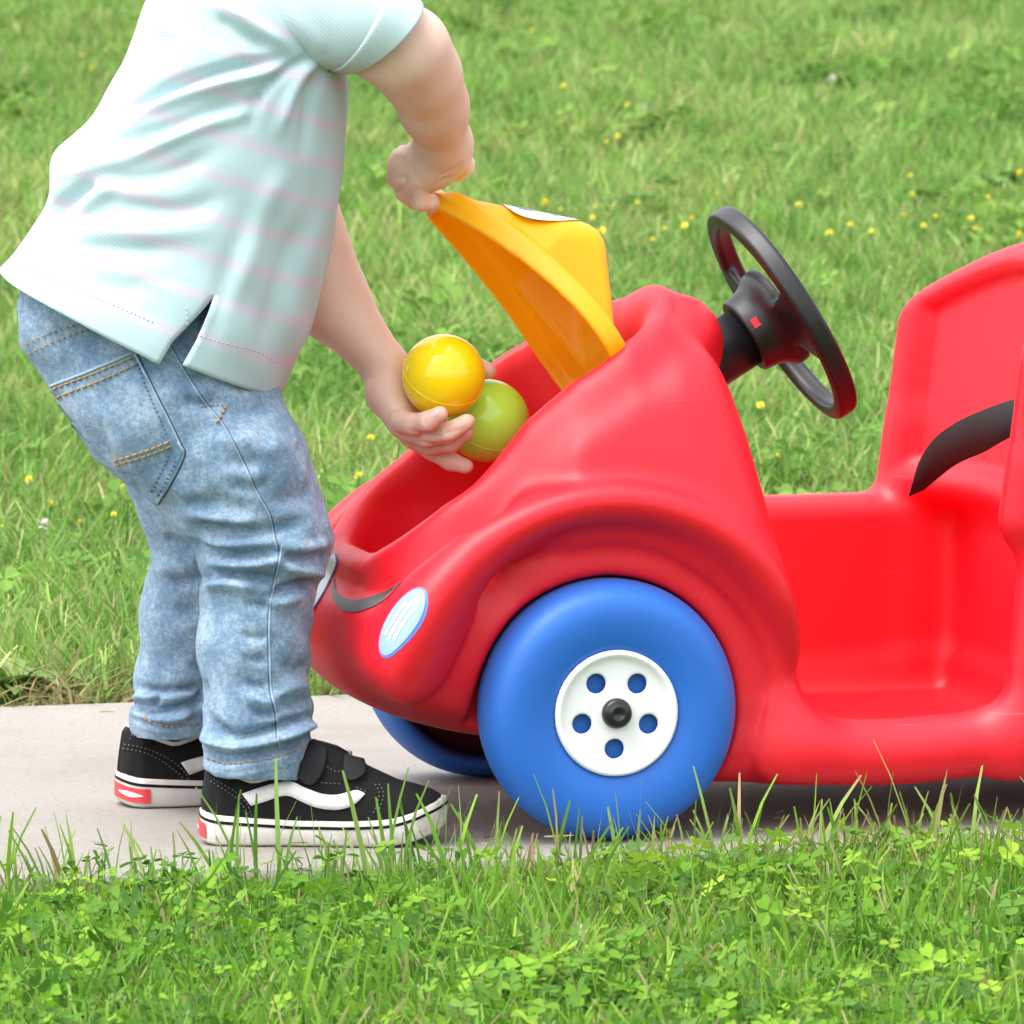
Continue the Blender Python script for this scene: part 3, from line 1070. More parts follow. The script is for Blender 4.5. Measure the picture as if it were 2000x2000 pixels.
# yellow hood, lifted; frame: e1 from tip to hinge, e2 far edge to near edge, e3 outer side
T0, T1 = at(852, 396, 0.145), at(1182, 746, 0.128)
e1 = T1 - T0; LEN = np.linalg.norm(e1); e1 /= LEN
e2 = np.array([0.225, -0.94, 0.26])
e2 -= e1 * e2.dot(e1); e2 /= np.linalg.norm(e2)
e3 = np.cross(e1, e2)
if e3[2] < 0: e3 = -e3
fd = Field((-0.015, -0.125, -0.035), (LEN + 0.015, 0.125, 0.105), 0.0015)
a_, b_, c_ = fd.xyz()
q = np.clip(a_ / LEN, 0, 1)
hw = np.interp(q[:, 0, 0], [0, 0.04, 0.12, 0.3, 0.5, 0.68, 0.8, 0.9, 0.97, 1.0], [0.016, 0.024, 0.034, 0.056, 0.079, 0.097, 0.102, 0.094, 0.070, 0.050])[:, None, None]
bowl = 0.010 * 4 * q * (1 - q)
ha_ = np.array([0, 0.02, 0.05, 0.12, 0.3, 0.5, 0.68, 0.8, 0.9, 0.97, 1.0]) * LEN
hb_ = np.array([0.012, 0.020, 0.025, 0.034, 0.054, 0.072, 0.086, 0.091, 0.090, 0.082, 0.068])
outl = catmull([(x_, y_) for x_, y_ in zip(ha_, hb_)] + [(x_, -y_) for x_, y_ in zip(ha_[::-1], hb_[::-1])], 4, True)
out2 = poly_dist(fd.ax[0][:, None].astype(float), fd.ax[1][None, :].astype(float), outl)[:, :, None]


def lid_solid(inset):
    top = c_ - (0.007 + bowl + 0.006 * np.clip(1 - (b_ / 0.09) ** 2, 0, 1) - inset)
    sd = smax(smax(out2 + inset * 1.1, top, 0.006), -0.010 + bowl - c_, 0.003)
    # wedge hump that carries the eyes
    front_ = c_ - (0.026 + 0.74 * (a_ - 0.125 * LEN) - 9.0 * b_ ** 2 - inset * 1.2)
    rear_ = (c_ - 0.050 + 0.85 * (a_ - 0.70 * LEN)) * 0.76 + inset
    hum = smax(smax(front_ * 0.81, rear_, 0.016), np.abs(b_) - (0.024 + 0.034 * np.clip(q * 2.2, 0, 1)) + inset + 0.25 * np.clip(c_ - 0.02, 0, None), 0.010)
    hum = np.maximum(hum, bowl - c_)
    return smin(sd, hum, 0.004)


outer = lid_solid(0.0)
inner = lid_solid(0.0045)
d = smax(outer, -np.minimum(inner, np.maximum(out2 + 0.0052, c_ - bowl - 0.002)), 0.002)
fd.F = d.astype(np.float32)
LV, LF = fd.mesh(2)
LVW = T0 + np.outer(LV[:, 0], e1) + np.outer(LV[:, 1], e2) + np.outer(LV[:, 2], e3)
if np.linalg.det(np.stack([e1, e2, e3])) < 0: LF = LF[:, ::-1].copy()
lid = build('hood_lid', np.array([to_car(v) for v in LVW]), LF, M['yellow'], car)
lid['label'] = 'raised yellow hood lid with white eye print'
# printed eyes on the sloping face of the hump
LID_BVH = BVHTree.FromPolygons([Vector(v) for v in LVW], [tuple(f) for f in LF])


def lid_face(p, q, off):
    """point on the sloping face of the hump: p up the slope from its middle, q across"""
    a = 0.315 * LEN + p * 0.804
    return T0 + e1 * (a - off * 0.6) + e2 * q + e3 * (0.026 + 0.74 * (a - 0.125 * LEN) - 9.0 * q * q + off * 0.8)


def lid_disc(cp, cq, ra, rb, off, seg=36, rings=3):
    V = [lid_face(cp + ra * i / rings * math.cos(2 * math.pi * k / seg), cq + rb * i / rings * math.sin(2 * math.pi * k / seg), off) for i in range(rings + 1) for k in range(seg)]
    return V, [tuple(f) for f in grid_faces(rings + 1, seg, True)]


V, F = lid_disc(0.002, 0.008, 0.033, 0.040, 0.0012)
ew = add_car_part('eye_print', V, F, M['decal_white'], lid)
for cp_, ra_ in ((-0.010, 0.009), (0.014, 0.005)):
    V, F = lid_disc(cp_, 0.026, ra_, 0.0035, 0.0020, 20, 2)
    add_car_part('pupil', V, F, M['decal_black'], lid)

# ================================================================== BALLS
def ball_obj(px, py, Y, r, mat, label):
    c = at(px, py, Y)
    n, m = 32, 48
    V = [(r * math.sin(math.pi * i / n) * math.cos(2 * math.pi * k / m), r * math.sin(math.pi * i / n) * math.sin(2 * math.pi * k / m), r * math.cos(math.pi * i / n)) for i in range(n + 1) for k in range(m)]
    o = build('plastic_ball', np.array(V), grid_faces(n + 1, m, True)[:, ::-1].copy(), mat)
    o.location = c
    # moulding seam, a fine raised line round the middle
    V, F = tube([(r * 1.0 * math.cos(2 * math.pi * k / 64), r * 1.0 * math.sin(2 * math.pi * k / 64), 0) for k in range(65)], 0.0004, 5, False)
    build('seam', V, F, mat, o)
    o.rotation_euler = (R(35), R(20), 0)
    return tag(o, label, 'ball', 'play balls in the hand')


YB, GB = (866, 734, 0.105), (953, 822, 0.150)
ball_obj(*YB, 0.0333, M['ball_y'], 'glossy yellow plastic ball cupped in the hand above the trunk')
ball_obj(*GB, 0.0333, M['ball_g'], 'lime green plastic ball below the yellow one in the hand')

# ================================================================== CHILD
kid = empty('person', tuple(at(500, 1655, -0.02)))
tag(kid, 'child in mint striped polo shirt and washed jeans lifting the yellow hood', 'person')
KW = parent_world(kid)


def kid_part(name, V, F, mat, parent=None, smooth=True):
    return build(name, V, F, mat, parent or kid, smooth, world_space=True)


def fix_out(V, F):
    """make the faces of a closed blob point outwards"""
    c = V.mean(0)
    n = normals_of(V, F)
    return F if ((V - c) * n).sum() > 0 else F[:, ::-1].copy()


# ---- body: head, neck, trunk and both arms are one surface
def body_mesh():
    pts_lo, pts_hi = np.array([-0.39, -0.075, 0.27]), np.array([0.02, 0.285, 0.86])
    fd = Field(pts_lo, pts_hi, 0.0017)
    # trunk, hidden under the shirt
    fd.cone(at(270, 560, 0.065), at(420, 250, 0.065), 0.075, 0.078, 0.02)
    fd.cone(at(420, 250, 0.065), at(520, 10, 0.065), 0.078, 0.066, 0.03)
    fd.cone(at(520, -20, 0.030), at(520, -20, 0.10), 0.042, 0.042, 0.03)
    fd.cone(at(540, -60, 0.065), at(620, -190, 0.065), 0.036, 0.031, 0.03)
    # head, bowed over the car
    hc = at(668, -345, 0.062)
    fd.ball(hc, (0.074, 0.070, 0.082), 0.02)
    fd.ball(hc + [0.030, 0, -0.022], (0.048, 0.052, 0.055), 0.02)
    fd.cone(hc + [0.064, 0, -0.006], hc + [0.083, 0, -0.022], 0.006, 0.010, 0.012)
    fd.ball(hc + [0.060, 0, -0.062], (0.022, 0.026, 0.016), 0.015)
    fd.ball(hc + [0.073, 0, -0.046], (0.010, 0.018, 0.005), 0.004)
    for sg in (-1, 1):
        fd.ball(hc + [-0.006, 0.070 * sg, -0.012], (0.013, 0.006, 0.019), 0.006)
        fd.ball(hc + [0.066, 0.026 * sg, 0.000], (0.009, 0.013, 0.008), 0.006, sub=True)
    # near arm (its right): out of the sleeve, elbow raised, forearm down to the hood
    A0, A1, A2, A3 = at(560, -10, 0.010), at(792, 98, 0.010), at(846, 205, 0.060), at(867, 280, 0.100)
    A15 = at(690, 40, 0.000)
    fd.cone(A0, A15, 0.034, 0.034, 0.03)
    fd.cone(A15, A1, 0.0325, 0.0305, 0.02)
    A17 = at(826, 150, 0.033)
    fd.cone(A1, A17, 0.0300, 0.0278, 0.024)
    fd.cone(A17, A2, 0.0278, 0.0252, 0.016)
    fd.cone(A2, A3, 0.0252, 0.0215, 0.016)
    # near hand: fist closing on the lid tip
    W = at(872, 292, 0.108)
    fd.cone(A3, W, 0.0222, 0.0210, 0.008)
    fd.cone(at(855, 305, 0.112), at(800, 330, 0.120), 0.0205, 0.0185, 0.010)
    fd.cone(at(840, 330, 0.112), at(815, 348, 0.116), 0.0175, 0.0155, 0.010)
    kn = [(790, 302, 0.146), (781, 308, 0.128), (796, 334, 0.114), (816, 356, 0.109)]
    pip = [(784, 338, 0.152), (774, 348, 0.132), (790, 376, 0.121), (820, 394, 0.114)]
    tip = [(806, 362, 0.164), (795, 375, 0.150), (812, 394, 0.140), (846, 398, 0.130)]
    end = [(828, 356, 0.160), (822, 372, 0.158), (838, 384, 0.152), (858, 384, 0.143)]
    for a, b, c, e in zip(kn, pip, tip, end):
        fd.cone(at(*a), at(*b), 0.0080, 0.0078, 0.0018)
        fd.cone(at(*b), at(*c), 0.0077, 0.0070, 0.0012)
        fd.cone(at(*c), at(*e), 0.0068, 0.0060, 0.0012)
    # thumb, seen past the heel of the hand
    fd.cone(at(890, 300, 0.130), at(905, 322, 0.142), 0.0105, 0.0090, 0.006)
    fd.cone(at(905, 322, 0.142), at(896, 338, 0.146), 0.0088, 0.0072, 0.003)
    # far arm (its left)
    B0, B1, B2, B3 = at(545, -10, 0.130), at(560, 330, 0.170), at(648, 590, 0.160), at(752, 715, 0.138)
    fd.cone(B0, B1, 0.036, 0.031, 0.03)
    fd.cone(B1, B2, 0.031, 0.0300, 0.02)
    fd.cone(B2, B3, 0.0295, 0.0178, 0.010)
    # far hand: palm up under the balls
    yb, gb = at(*YB), at(*GB)
    fd.cone(B3, at(758, 770, 0.128), 0.0180, 0.0175, 0.008)
    fd.cone(at(768, 760, 0.150), at(800, 830, 0.148), 0.0165, 0.0145, 0.008)
    fd.cone(at(756, 770, 0.122), at(786, 826, 0.112), 0.0155, 0.0125, 0.008)
    fin = [[(784, 822, 0.098, .0098), (808, 829, 0.082, .0088), (836, 823, 0.070, .0080), (859, 809, 0.066, .0068)],
           [(792, 838, 0.110, .0096), (832, 852, 0.092, .0088), (874, 846, 0.080, .0082), (912, 824, 0.080, .0068)],
           [(800, 850, 0.124, .0094), (840, 868, 0.110, .0086), (880, 864, 0.100, .0080), (908, 846, 0.098, .0066)],
           [(808, 856, 0.136, .0090), (846, 880, 0.128, .0080), (880, 901, 0.122, .0074), (910, 911, 0.120, .0062)]]
    for f in fin:
        for a, b in zip(f[:-1], f[1:]):
            fd.cone(at(*a[:3]), at(*b[:3]), a[3], b[3], 0.003)
    # thumb behind the yellow ball
    th = [(775, 745, 0.160, .0115), (830, 712, 0.160, .0100), (900, 706, 0.152, .0088), (953, 724, 0.138, .0070)]
    for a, b in zip(th[:-1], th[1:]):
        fd.cone(at(*a[:3]), at(*b[:3]), a[3], b[3], 0.005)
    # the palm and fingers press against the balls
    for c in (yb, gb):
        fd.ball(c, 0.0338, 0.001, sub=True)
    return fd.mesh(2), hc


(sv, sf), HEAD = body_mesh()
# small creases of the near hand
sn = normals_of(sv, sf)
HAND_LINES = [([(774, 346), (784, 347), (793, 350)], 3.4, -0.0026), ([(792, 338), (792, 352), (789, 366)], 3.8, -0.0032), ([(790, 364), (782, 371), (774, 376)], 3.4, -0.0026), ([(797, 372), (803, 380), (804, 392)], 3.4, -0.0026),
              ([(868, 340), (885, 331), (902, 318)], 3.5, -0.0020), ([(842, 366), (862, 353), (884, 346)], 3.5, -0.0016), ([(836, 372), (845, 384), (843, 400)], 3.5, -0.0024), ([(812, 266), (830, 274), (850, 278)], 5, -0.0018), ([(770, 304), (780, 300), (795, 304)], 6, 0.0014), ([(800, 352), (812, 358), (822, 366)], 7, 0.0014),
              ([(800, 840), (845, 850), (905, 838)], 3.2, -0.0022), ([(812, 862), (850, 868), (895, 860)], 3.2, -0.0020), ([(778, 800), (800, 804), (814, 812)], 3.5, -0.0022), ([(718, 742), (735, 730), (756, 708)], 4, -0.0014), ([(826, 816), (830, 824), (832, 832)], 3, -0.0012), ([(868, 836), (874, 844), (878, 854)], 3, -0.0012)]
sv = sv + 0.55 * sn * stroke_disp(sv, sn, HAND_LINES)[:, None]
kid_body = kid_part('body', sv, sf, M['skin'])
SKIN_BVH = BVHTree.FromPolygons([Vector(v) for v in sv], [tuple(f) for f in sf])
for (cx, cy, a, b, g) in ((850, 806, 9, 5.5, -0.45),):
    V, F = decal_polar(SKIN_BVH, cx, cy, a, b, g, 0.0006, 3, 14)
    kid_part('finger_nail', V, F, M['nail'])
# hair cap and eyes, above the picture
fd = Field(HEAD - 0.11, HEAD + 0.11, 0.003)
fd.ball(HEAD + [-0.010, 0, 0.010], (0.081, 0.077, 0.084), 0.01)
x, y, z = fd.xyz()
cut = (x - HEAD[0]) * 0.75 - (z - HEAD[2]) * 0.9 - 0.012
wob = 0.004 * np.sin(y * 140) * np.sin(z * 90 + x * 60)
fd.F = smax(fd.F + wob, cut.astype(np.float32), 0.012).astype(np.float32)
V, F = fd.mesh(1)
kid_part('hair', V, F, M['hair'])
for sg in (-1, 1):
    fd = Field(HEAD + [0.05, 0.026 * sg - 0.014, -0.014], HEAD + [0.078, 0.026 * sg + 0.014, 0.014], 0.0015)
    fd.ball(HEAD + [0.0605, 0.026 * sg, 0.0], 0.0085, 0.001)
    V, F = fd.mesh(1)
    kid_part('eye', V, F, M['eye'])


# ---- jeans: one surface, folds pressed in along lines
def jeans_mesh():
    fd = Field((-0.42, -0.085, 0.035), (-0.10, 0.225, 0.50), 0.0020)
    c = fd.cone
    # seat and hips
    c(at(165, 640, 0.025), at(262, 790, 0.006), 0.050, 0.044, 0.02)
    c(at(165, 640, 0.105), at(262, 790, 0.122), 0.050, 0.044, 0.03)
    c(at(320, 640, 0.030), at(335, 760, 0.015), 0.062, 0.066, 0.04)
    c(at(330, 640, 0.100), at(345, 760, 0.110), 0.066, 0.068, 0.04)
    c(at(392, 700, 0.052), at(430, 800, 0.034), 0.040, 0.050, 0.03)
    c(at(230, 560, 0.065), at(380, 560, 0.065), 0.075, 0.075, 0.03)
    # near leg
    c(at(338, 830, 0.000), at(455, 925, -0.002), 0.056, 0.0575, 0.02)
    c(at(455, 925, 0.000), at(520, 1048, -0.006), 0.0585, 0.0495, 0.02)
    c(at(520, 1048, -0.006), at(502, 1150, -0.012), 0.0492, 0.0435, 0.015)
    c(at(502, 1150, -0.012), at(496, 1260, -0.018), 0.0430, 0.0430, 0.01)
    c(at(496, 1260, -0.018), at(503, 1400, -0.024), 0.0430, 0.0415, 0.01)
    c(at(503, 1400, -0.024), at(500, 1495, -0.026), 0.0425, 0.0415, 0.006)
    # far leg
    c(at(338, 830, 0.126), at(400, 950, 0.128), 0.054, 0.052, 0.02)
    c(at(400, 950, 0.128), at(425, 1080, 0.134), 0.054, 0.0485, 0.02)
    c(at(425, 1080, 0.134), at(385, 1200, 0.142), 0.0480, 0.0450, 0.015)
    c(at(385, 1200, 0.142), at(365, 1330, 0.148), 0.0445, 0.0400, 0.01)
    c(at(365, 1330, 0.148), at(350, 1412, 0.150), 0.0425, 0.0400, 0.006)
    # open trouser ends
    x, y, z = fd.xyz()
    for (px, py, Y, dn, r0, tilt) in ((500, 1512, -0.026, 0.0, 0.0355, -0.10), (345, 1436, 0.150, 0.0, 0.0345, 0.10)):
        p = at(px, py, Y)
        near = np.abs(y - Y) < 0.062
        plane = (p[2] + (x - p[0]) * -tilt * -1.0 - z)
        F = fd.F
        below = smax(F, plane.astype(np.float32), 0.003)
        fd.F = np.where(near & (z < p[2] + 0.06), below, F)
        tu = np.sqrt((x - p[0]) ** 2 + (y - Y) ** 2) - r0
        tu = np.maximum(tu, z - (p[2] + 0.035))
        fd.F = np.where(near, smax(fd.F, -tu.astype(np.float32), 0.004), fd.F)
    return fd.mesh(3)


jv, jf = jeans_mesh()
JF = [  # near leg: folds behind and below the knee
    ([(385, 1023), (430, 1035), (500, 1040), (590, 1022)], 13, -0.0050), ([(390, 1048), (440, 1060), (530, 1058)], 14, 0.0035), ([(400, 1062), (425, 1075), (480, 1085), (545, 1078)], 9, -0.0040),
    ([(405, 1090), (440, 1105), (520, 1098), (560, 1082)], 13, 0.0040), ([(415, 1120), (470, 1122), (528, 1132), (545, 1140)], 10, -0.0058), ([(400, 1145), (450, 1140), (500, 1152)], 12, 0.0042),
    ([(640, 1062), (600, 1070), (555, 1066)], 10, 0.0030), ([(635, 1085), (590, 1090), (550, 1085)], 12, -0.0040), ([(630, 1120), (590, 1112), (550, 1105)], 11, 0.0040),
    ([(625, 1150), (595, 1140), (560, 1150), (530, 1162)], 9, -0.0065), ([(590, 1165), (560, 1175), (520, 1180)], 10, 0.0025), ([(480, 1178), (505, 1184), (530, 1182)], 9, -0.0026),
    ([(470, 1240), (500, 1246), (520, 1240)], 9, -0.0020), ([(480, 1285), (505, 1290), (522, 1284)], 9, -0.0020), ([(550, 1300), (580, 1310), (600, 1300)], 14, -0.0020), ([(480, 1335), (505, 1340), (522, 1335)], 9, -0.0022),
    ([(470, 1355), (520, 1372), (560, 1350), (600, 1335)], 12, 0.0020), ([(495, 1388), (520, 1396), (545, 1392)], 10, -0.0035), ([(545, 1365), (575, 1378), (604, 1362)], 10, -0.0030),
    ([(415, 1405), (430, 1425), (460, 1440), (520, 1428), (560, 1415), (612, 1398)], 10, -0.0062), ([(398, 1432), (420, 1450), (470, 1458), (540, 1442), (608, 1418)], 9, 0.0050), ([(400, 1470), (440, 1482), (520, 1468), (590, 1448)], 8, -0.0050),
    ([(615, 1408), (580, 1422), (550, 1428)], 8, 0.0035), ([(575, 1445), (600, 1436), (610, 1430)], 6, -0.0050), ([(402, 1492), (450, 1500), (530, 1486), (598, 1464)], 10, 0.0022), ([(402, 1504), (450, 1515), (530, 1502), (600, 1478)], 5, 0.0016),
    # thigh and seat
    ([(300, 975), (360, 990), (430, 985), (500, 1005)], 20, -0.0028), ([(350, 1000), (420, 1012), (500, 1018)], 12, 0.0030), ([(440, 900), (475, 905), (515, 895)], 16, -0.0022), ([(455, 945), (490, 955), (530, 942)], 14, -0.0024), ([(420, 860), (470, 862), (510, 850)], 16, 0.0018),
    ([(360, 780), (395, 790), (430, 782)], 14, -0.0035), ([(330, 720), (380, 740), (430, 735)], 18, -0.0020), ([(540, 780), (500, 800), (450, 805)], 18, -0.0022), ([(570, 860), (520, 880), (470, 880)], 18, 0.0016), ([(610, 960), (560, 975), (510, 965)], 18, -0.0020), ([(180, 850), (230, 905), (290, 970)], 14, -0.0020),
    # far leg
    ([(318, 1045), (350, 1062), (400, 1070)], 12, -0.0035), ([(330, 1130), (370, 1138), (420, 1122)], 10, -0.0035), ([(305, 1115), (350, 1108), (400, 1098)], 16, 0.0022), ([(300, 1180), (340, 1200), (390, 1190)], 18, -0.0018),
    ([(272, 1345), (310, 1352), (360, 1348), (395, 1338)], 9, -0.0062), ([(260, 1362), (300, 1358), (370, 1358)], 9, 0.0048), ([(268, 1378), (300, 1390), (340, 1384), (385, 1366)], 7, -0.0058), ([(262, 1392), (300, 1402), (350, 1402), (392, 1380)], 7, 0.0040), ([(300, 1380), (305, 1370), (312, 1358)], 6, -0.0030), ([(400, 1340), (388, 1370), (370, 1395)], 8, -0.0040),
    ([(262, 1412), (300, 1424), (350, 1432)], 8, 0.0020),
]
jn = normals_of(jv, jf)
jd = 1.9 * stroke_disp(jv, jn, JF)
# slight all-over unevenness of the cloth, also on the side away from the camera
jd += 0.0011 * np.sin(jv[:, 0] * 95 + jv[:, 2] * 60) * np.sin(jv[:, 2] * 120 + jv[:, 1] * 70) + 0.0007 * np.sin(jv[:, 0] * 210 + jv[:, 1] * 150) * np.sin(jv[:, 2] * 190)
jv = relax(jv + jn * jd[:, None], jf, 1, 0.3)
jeans = kid_part('jeans', jv, jf, M['denim'])
JEANS_BVH = BVHTree.FromPolygons([Vector(v) for v in jv], [tuple(f) for f in jf])


def px_line(bvh, pts, step, off, closed=False):
    q = catmull(pts, 14, closed)
    L = np.concatenate([[0], np.cumsum(np.linalg.norm(np.diff(q, axis=0), axis=1))])
    n = max(2, int(L[-1] / step))
    s_ = np.linspace(0, L[-1], n + 1)
    q = np.stack([np.interp(s_, L, q[:, i]) for i in (0, 1)], 1)
    out = []
    for a in q:
        p, nn = cast(bvh, *a)
        if p is not None: out.append(p + nn * off)
        else: out.append(None)
    return out


def seam(bvh, pts, r, mat, name, parent, off=0.0002, step=5):
    run = [p for p in px_line(bvh, pts, step, off) if p is not None]
    if len(run) < 3: return
    run = np.array(run)
    # drop jumps across silhouettes
    keep = [0]
    for i in range(1, len(run)):
        if np.linalg.norm(run[i] - run[keep[-1]]) < 0.02: keep.append(i)
    if len(keep) < 3: return
    V, F = tube(run[keep], r, 6)
    kid_part(name, V, F, mat, parent)


def stitches(bvh, pts, parent, mat, dash=10, gap=3, r=0.0008, off=0.0014, name='stitching'):
    sp = Soup()
    run = px_line(bvh, pts, 1.0, off)
    i = 0
    while i + dash < len(run):
        seg_ = run[i:i + dash:3]
        if all(p is not None for p in seg_) and len(seg_) > 1 and np.linalg.norm(seg_[0] - seg_[-1]) < 0.012:
            V, F = tube(seg_, r, 5)
            sp.add(V, F)
        i += dash + gap
    if sp.V: kid_part(name, sp.V, sp.F, mat, parent)['kind'] = 'stuff'


def patch(bvh, left, right, rows, cols, off, thick, mat, name, parent):
    """cloth patch between two pixel polylines, laid on the surface with turned edges"""
    L_, R_ = catmull(left, 10), catmull(right, 10)
    def res(P):
        L = np.concatenate([[0], np.cumsum(np.linalg.norm(np.diff(P, axis=0), axis=1))])
        s_ = np.linspace(0, L[-1], rows)
        return np.stack([np.interp(s_, L, P[:, i]) for i in (0, 1)], 1)
    a, b = res(L_), res(R_)
    V, last = [], None
    for i in range(rows):
        for k in range(cols):
            w = k / (cols - 1)
            p, n = cast(bvh, *(a[i] * (1 - w) + b[i] * w))
            if p is None:
                h = bvh.find_nearest(Vector(at(*(a[i] * (1 - w) + b[i] * w), last[0][1] if last else -0.01)))
                p, n = np.array(h[0]), np.array(h[1])
            last = (p, n)
            V.append(p + n * off)
    o = kid_part(name, np.array(V), grid_faces(rows, cols), mat, parent)
    md = o.modifiers.new('thickness', 'SOLIDIFY'); md.thickness = thick; md.offset = 0
    return o


# back pocket, side seam, yoke and hems
pk_l = [(80, 760), (124, 812), (170, 858), (214, 902), (256, 944), (300, 980)]
pk_r = [(262, 686), (290, 745), (318, 805), (345, 860), (357, 890), (308, 984)]
patch(JEANS_BVH, pk_l, pk_r, 44, 26, 0.0006, 0.0022, M['denim'], 'back_pocket', jeans)
POCKET = jeans
pk_bvh_v, pk_bvh_f = None, None
pocket_o = [c for c in COL.objects if c.name.startswith('back_pocket')][0]
mm = pocket_o.data
PK_V = np.array([v.co[:] for v in mm.vertices]); PK_F = [tuple(p.vertices) for p in mm.polygons]
ALL_BVH = BVHTree.FromPolygons([Vector(v) for v in jv] + [Vector(v + (CP - v) / np.linalg.norm(CP - v) * 0.0012) for v in PK_V], [tuple(f) for f in jf] + [tuple(i + len(jv) for i in f) for f in PK_F])
for ln in ([(80, 768), (170, 735), (262, 698)], [(88, 784), (175, 752), (268, 712)], [(222, 900), (285, 880), (340, 858)], [(226, 908), (290, 888), (344, 866)]):
    stitches(ALL_BVH, ln, pocket_o, M['thread'])
for ln in ([(330, 890), (312, 930), (292, 968)], [(345, 900), (325, 940), (304, 976)], [(268, 712), (300, 790), (330, 858)]):
    stitches(ALL_BVH, ln, pocket_o, M['thread_blue'], 6, 3)
seam(ALL_BVH, [(263, 690), (300, 765), (330, 825), (350, 868), (357, 890), (330, 945), (307, 982)], 0.0013, M['denim_pale'], 'pocket_edge_and_shade', pocket_o)
seam(ALL_BVH, [(78, 762), (170, 727), (262, 688)], 0.0013, M['denim_pale'], 'pocket_edge_and_shade', pocket_o)
seam(ALL_BVH, [(267, 690), (304, 765), (334, 825), (354, 868), (361, 890), (334, 947), (309, 986)], 0.0008, M['pocket_shade'], 'pocket_edge_and_shade', pocket_o, -0.0002)  # dark line painting the shadow just outside the pocket's pale edge
for ln in ([(40, 678), (100, 650), (175, 625), (215, 612)], [(46, 696), (105, 668), (180, 640), (225, 628)]):
    stitches(ALL_BVH, ln, jeans, M['thread'], 9, 3, 0.0006)
seam(JEANS_BVH, [(322, 660), (345, 700), (372, 745), (398, 785), (435, 830), (470, 895), (500, 960), (525, 1005), (535, 1050), (541, 1075)], 0.0008, M['denim_pale'], 'side_seam', jeans)
seam(JEANS_BVH, [(326, 660), (349, 700), (376, 745), (402, 785), (439, 830), (474, 895), (504, 960), (529, 1005), (539, 1050), (545, 1075)], 0.00045, M['thread_blue'], 'side_seam', jeans, -0.0001)
seam(JEANS_BVH, [(551, 1064), (543, 1110), (531, 1160), (526, 1220), (527, 1290), (530, 1350), (540, 1395), (544, 1450), (550, 1500)], 0.0008, M['denim_pale'], 'side_seam', jeans)
seam(JEANS_BVH, [(547, 1064), (539, 1110), (528, 1160), (522, 1220), (523, 1290), (526, 1350), (536, 1395), (540, 1450)], 0.00045, M['thread_blue'], 'side_seam', jeans, -0.0001)
stitches(JEANS_BVH, [(392, 796), (415, 793), (440, 792)], jeans, M['thread'], 6, 2, 0.0007)
stitches(JEANS_BVH, [(440, 794), (432, 812), (420, 830)], jeans, M['thread'], 9, 1, 0.0011)
for ln in ([(404, 1482), (440, 1494), (500, 1488), (560, 1474), (598, 1458)],):
    stitches(JEANS_BVH, ln, jeans, M['thread'], 9, 2, 0.0006)
stitches(JEANS_BVH, [(282, 1402), (310, 1412), (345, 1418), (395, 1412)], jeans, M['thread'], 9, 2, 0.0007)
seam(JEANS_BVH, [(398, 1370), (380, 1392), (366, 1405), (365, 1440)], 0.0008, M['denim_pale'], 'side_seam', jeans)
# rivet and belt loop in the shirt vent
V, F = decal_polar(JEANS_BVH, 338, 650, 4, 4, 0, 0.0015, 3, 12)
kid_part('rivet', V, F, M['thread'], jeans)


# ---- polo shirt
def ring_loft(rings, rows, cols, phi0, power=0.85):
    """rings: (back px, front px, centre Y, half depth, tilt x of the near side); returns grid of points"""
    ctrl = []
    for (B, Fp, Yc, hd, tx) in rings:
        b, f = at(*B, Yc), at(*Fp, Yc)
        ctrl.append(np.concatenate([(b + f) / 2, (f - b) / 2, [hd, tx]]))
    q = catmull(ctrl, max(2, rows // (len(ctrl) - 1)))
    V = []
    for r_ in q:
        c, h, hd, tx = r_[:3], r_[3:6], r_[6], r_[7]
        for k in range(cols + 1):
            g = phi0 + 2 * math.pi * k / cols
            cs_, sn_ = math.cos(g), math.sin(g)
            cs_ = math.copysign(abs(cs_) ** power, cs_); sn_ = math.copysign(abs(sn_) ** power, sn_)
            V.append(c + h * cs_ + np.array([-tx * sn_ * -1.0 if False else tx * -sn_, hd * sn_, 0]))
    return np.array(V), len(q), cols + 1


ybk = [(0, 526), (58, 456), (92, 388), (106, 300), (172, 236), (216, 164), (262, 72), (285, 0), (322, -80), (385, -160), (470, -215)]
yfr = [(549, 764), (602, 655), (630, 560), (651, 465), (663, 390), (673, 310), (679, 220), (679, 150), (668, 60), (640, -40), (610, -120)]
hds = [0.128, 0.122, 0.116, 0.112, 0.110, 0.108, 0.106, 0.104, 0.098, 0.076, 0.046]
trings = [(b, f, 0.066, h, 0.0) for b, f, h in zip(ybk, yfr, hds)][::-1]
tv, nr, nc = ring_loft(trings, 130, 150, R(-76))
tvg = tv.reshape(nr, nc, 3)
# vent at the side seam: the two edges part below the apex
px_col = to_px(tvg[:, 0])
for i in range(nr):
    y = px_col[i][1]
    w = np.clip((y - 578) / 88.0, 0, 1)
    if w > 0:
        for k in range(26):
            fall = (1 - k / 26) ** 2
            tvg[i, nc - 1 - k, 0] -= 0.0150 * w * fall
            tvg[i, nc - 1 - k, 1] -= 0.004 * w * fall
            tvg[i, k, 0] += 0.0035 * w * fall
            tvg[i, k, 1] -= 0.005 * w * fall
tv = tvg.reshape(-1, 3)
tf = grid_faces(nr, nc)
tn = normals_of(tv, tf)
if (tn[:, 1] * (tv[:, 1] - 0.066)).sum() < 0: tf = tf[:, ::-1].copy(); tn = -tn
tg_n = tn.reshape(nr, nc, 3)
for i in range(nr):
    if px_col[i][1] < 578:
        a_n = tg_n[i, 0] + tg_n[i, nc - 1]
        tg_n[i, 0] = tg_n[i, nc - 1] = a_n / np.linalg.norm(a_n)
tn = tg_n.reshape(-1, 3)
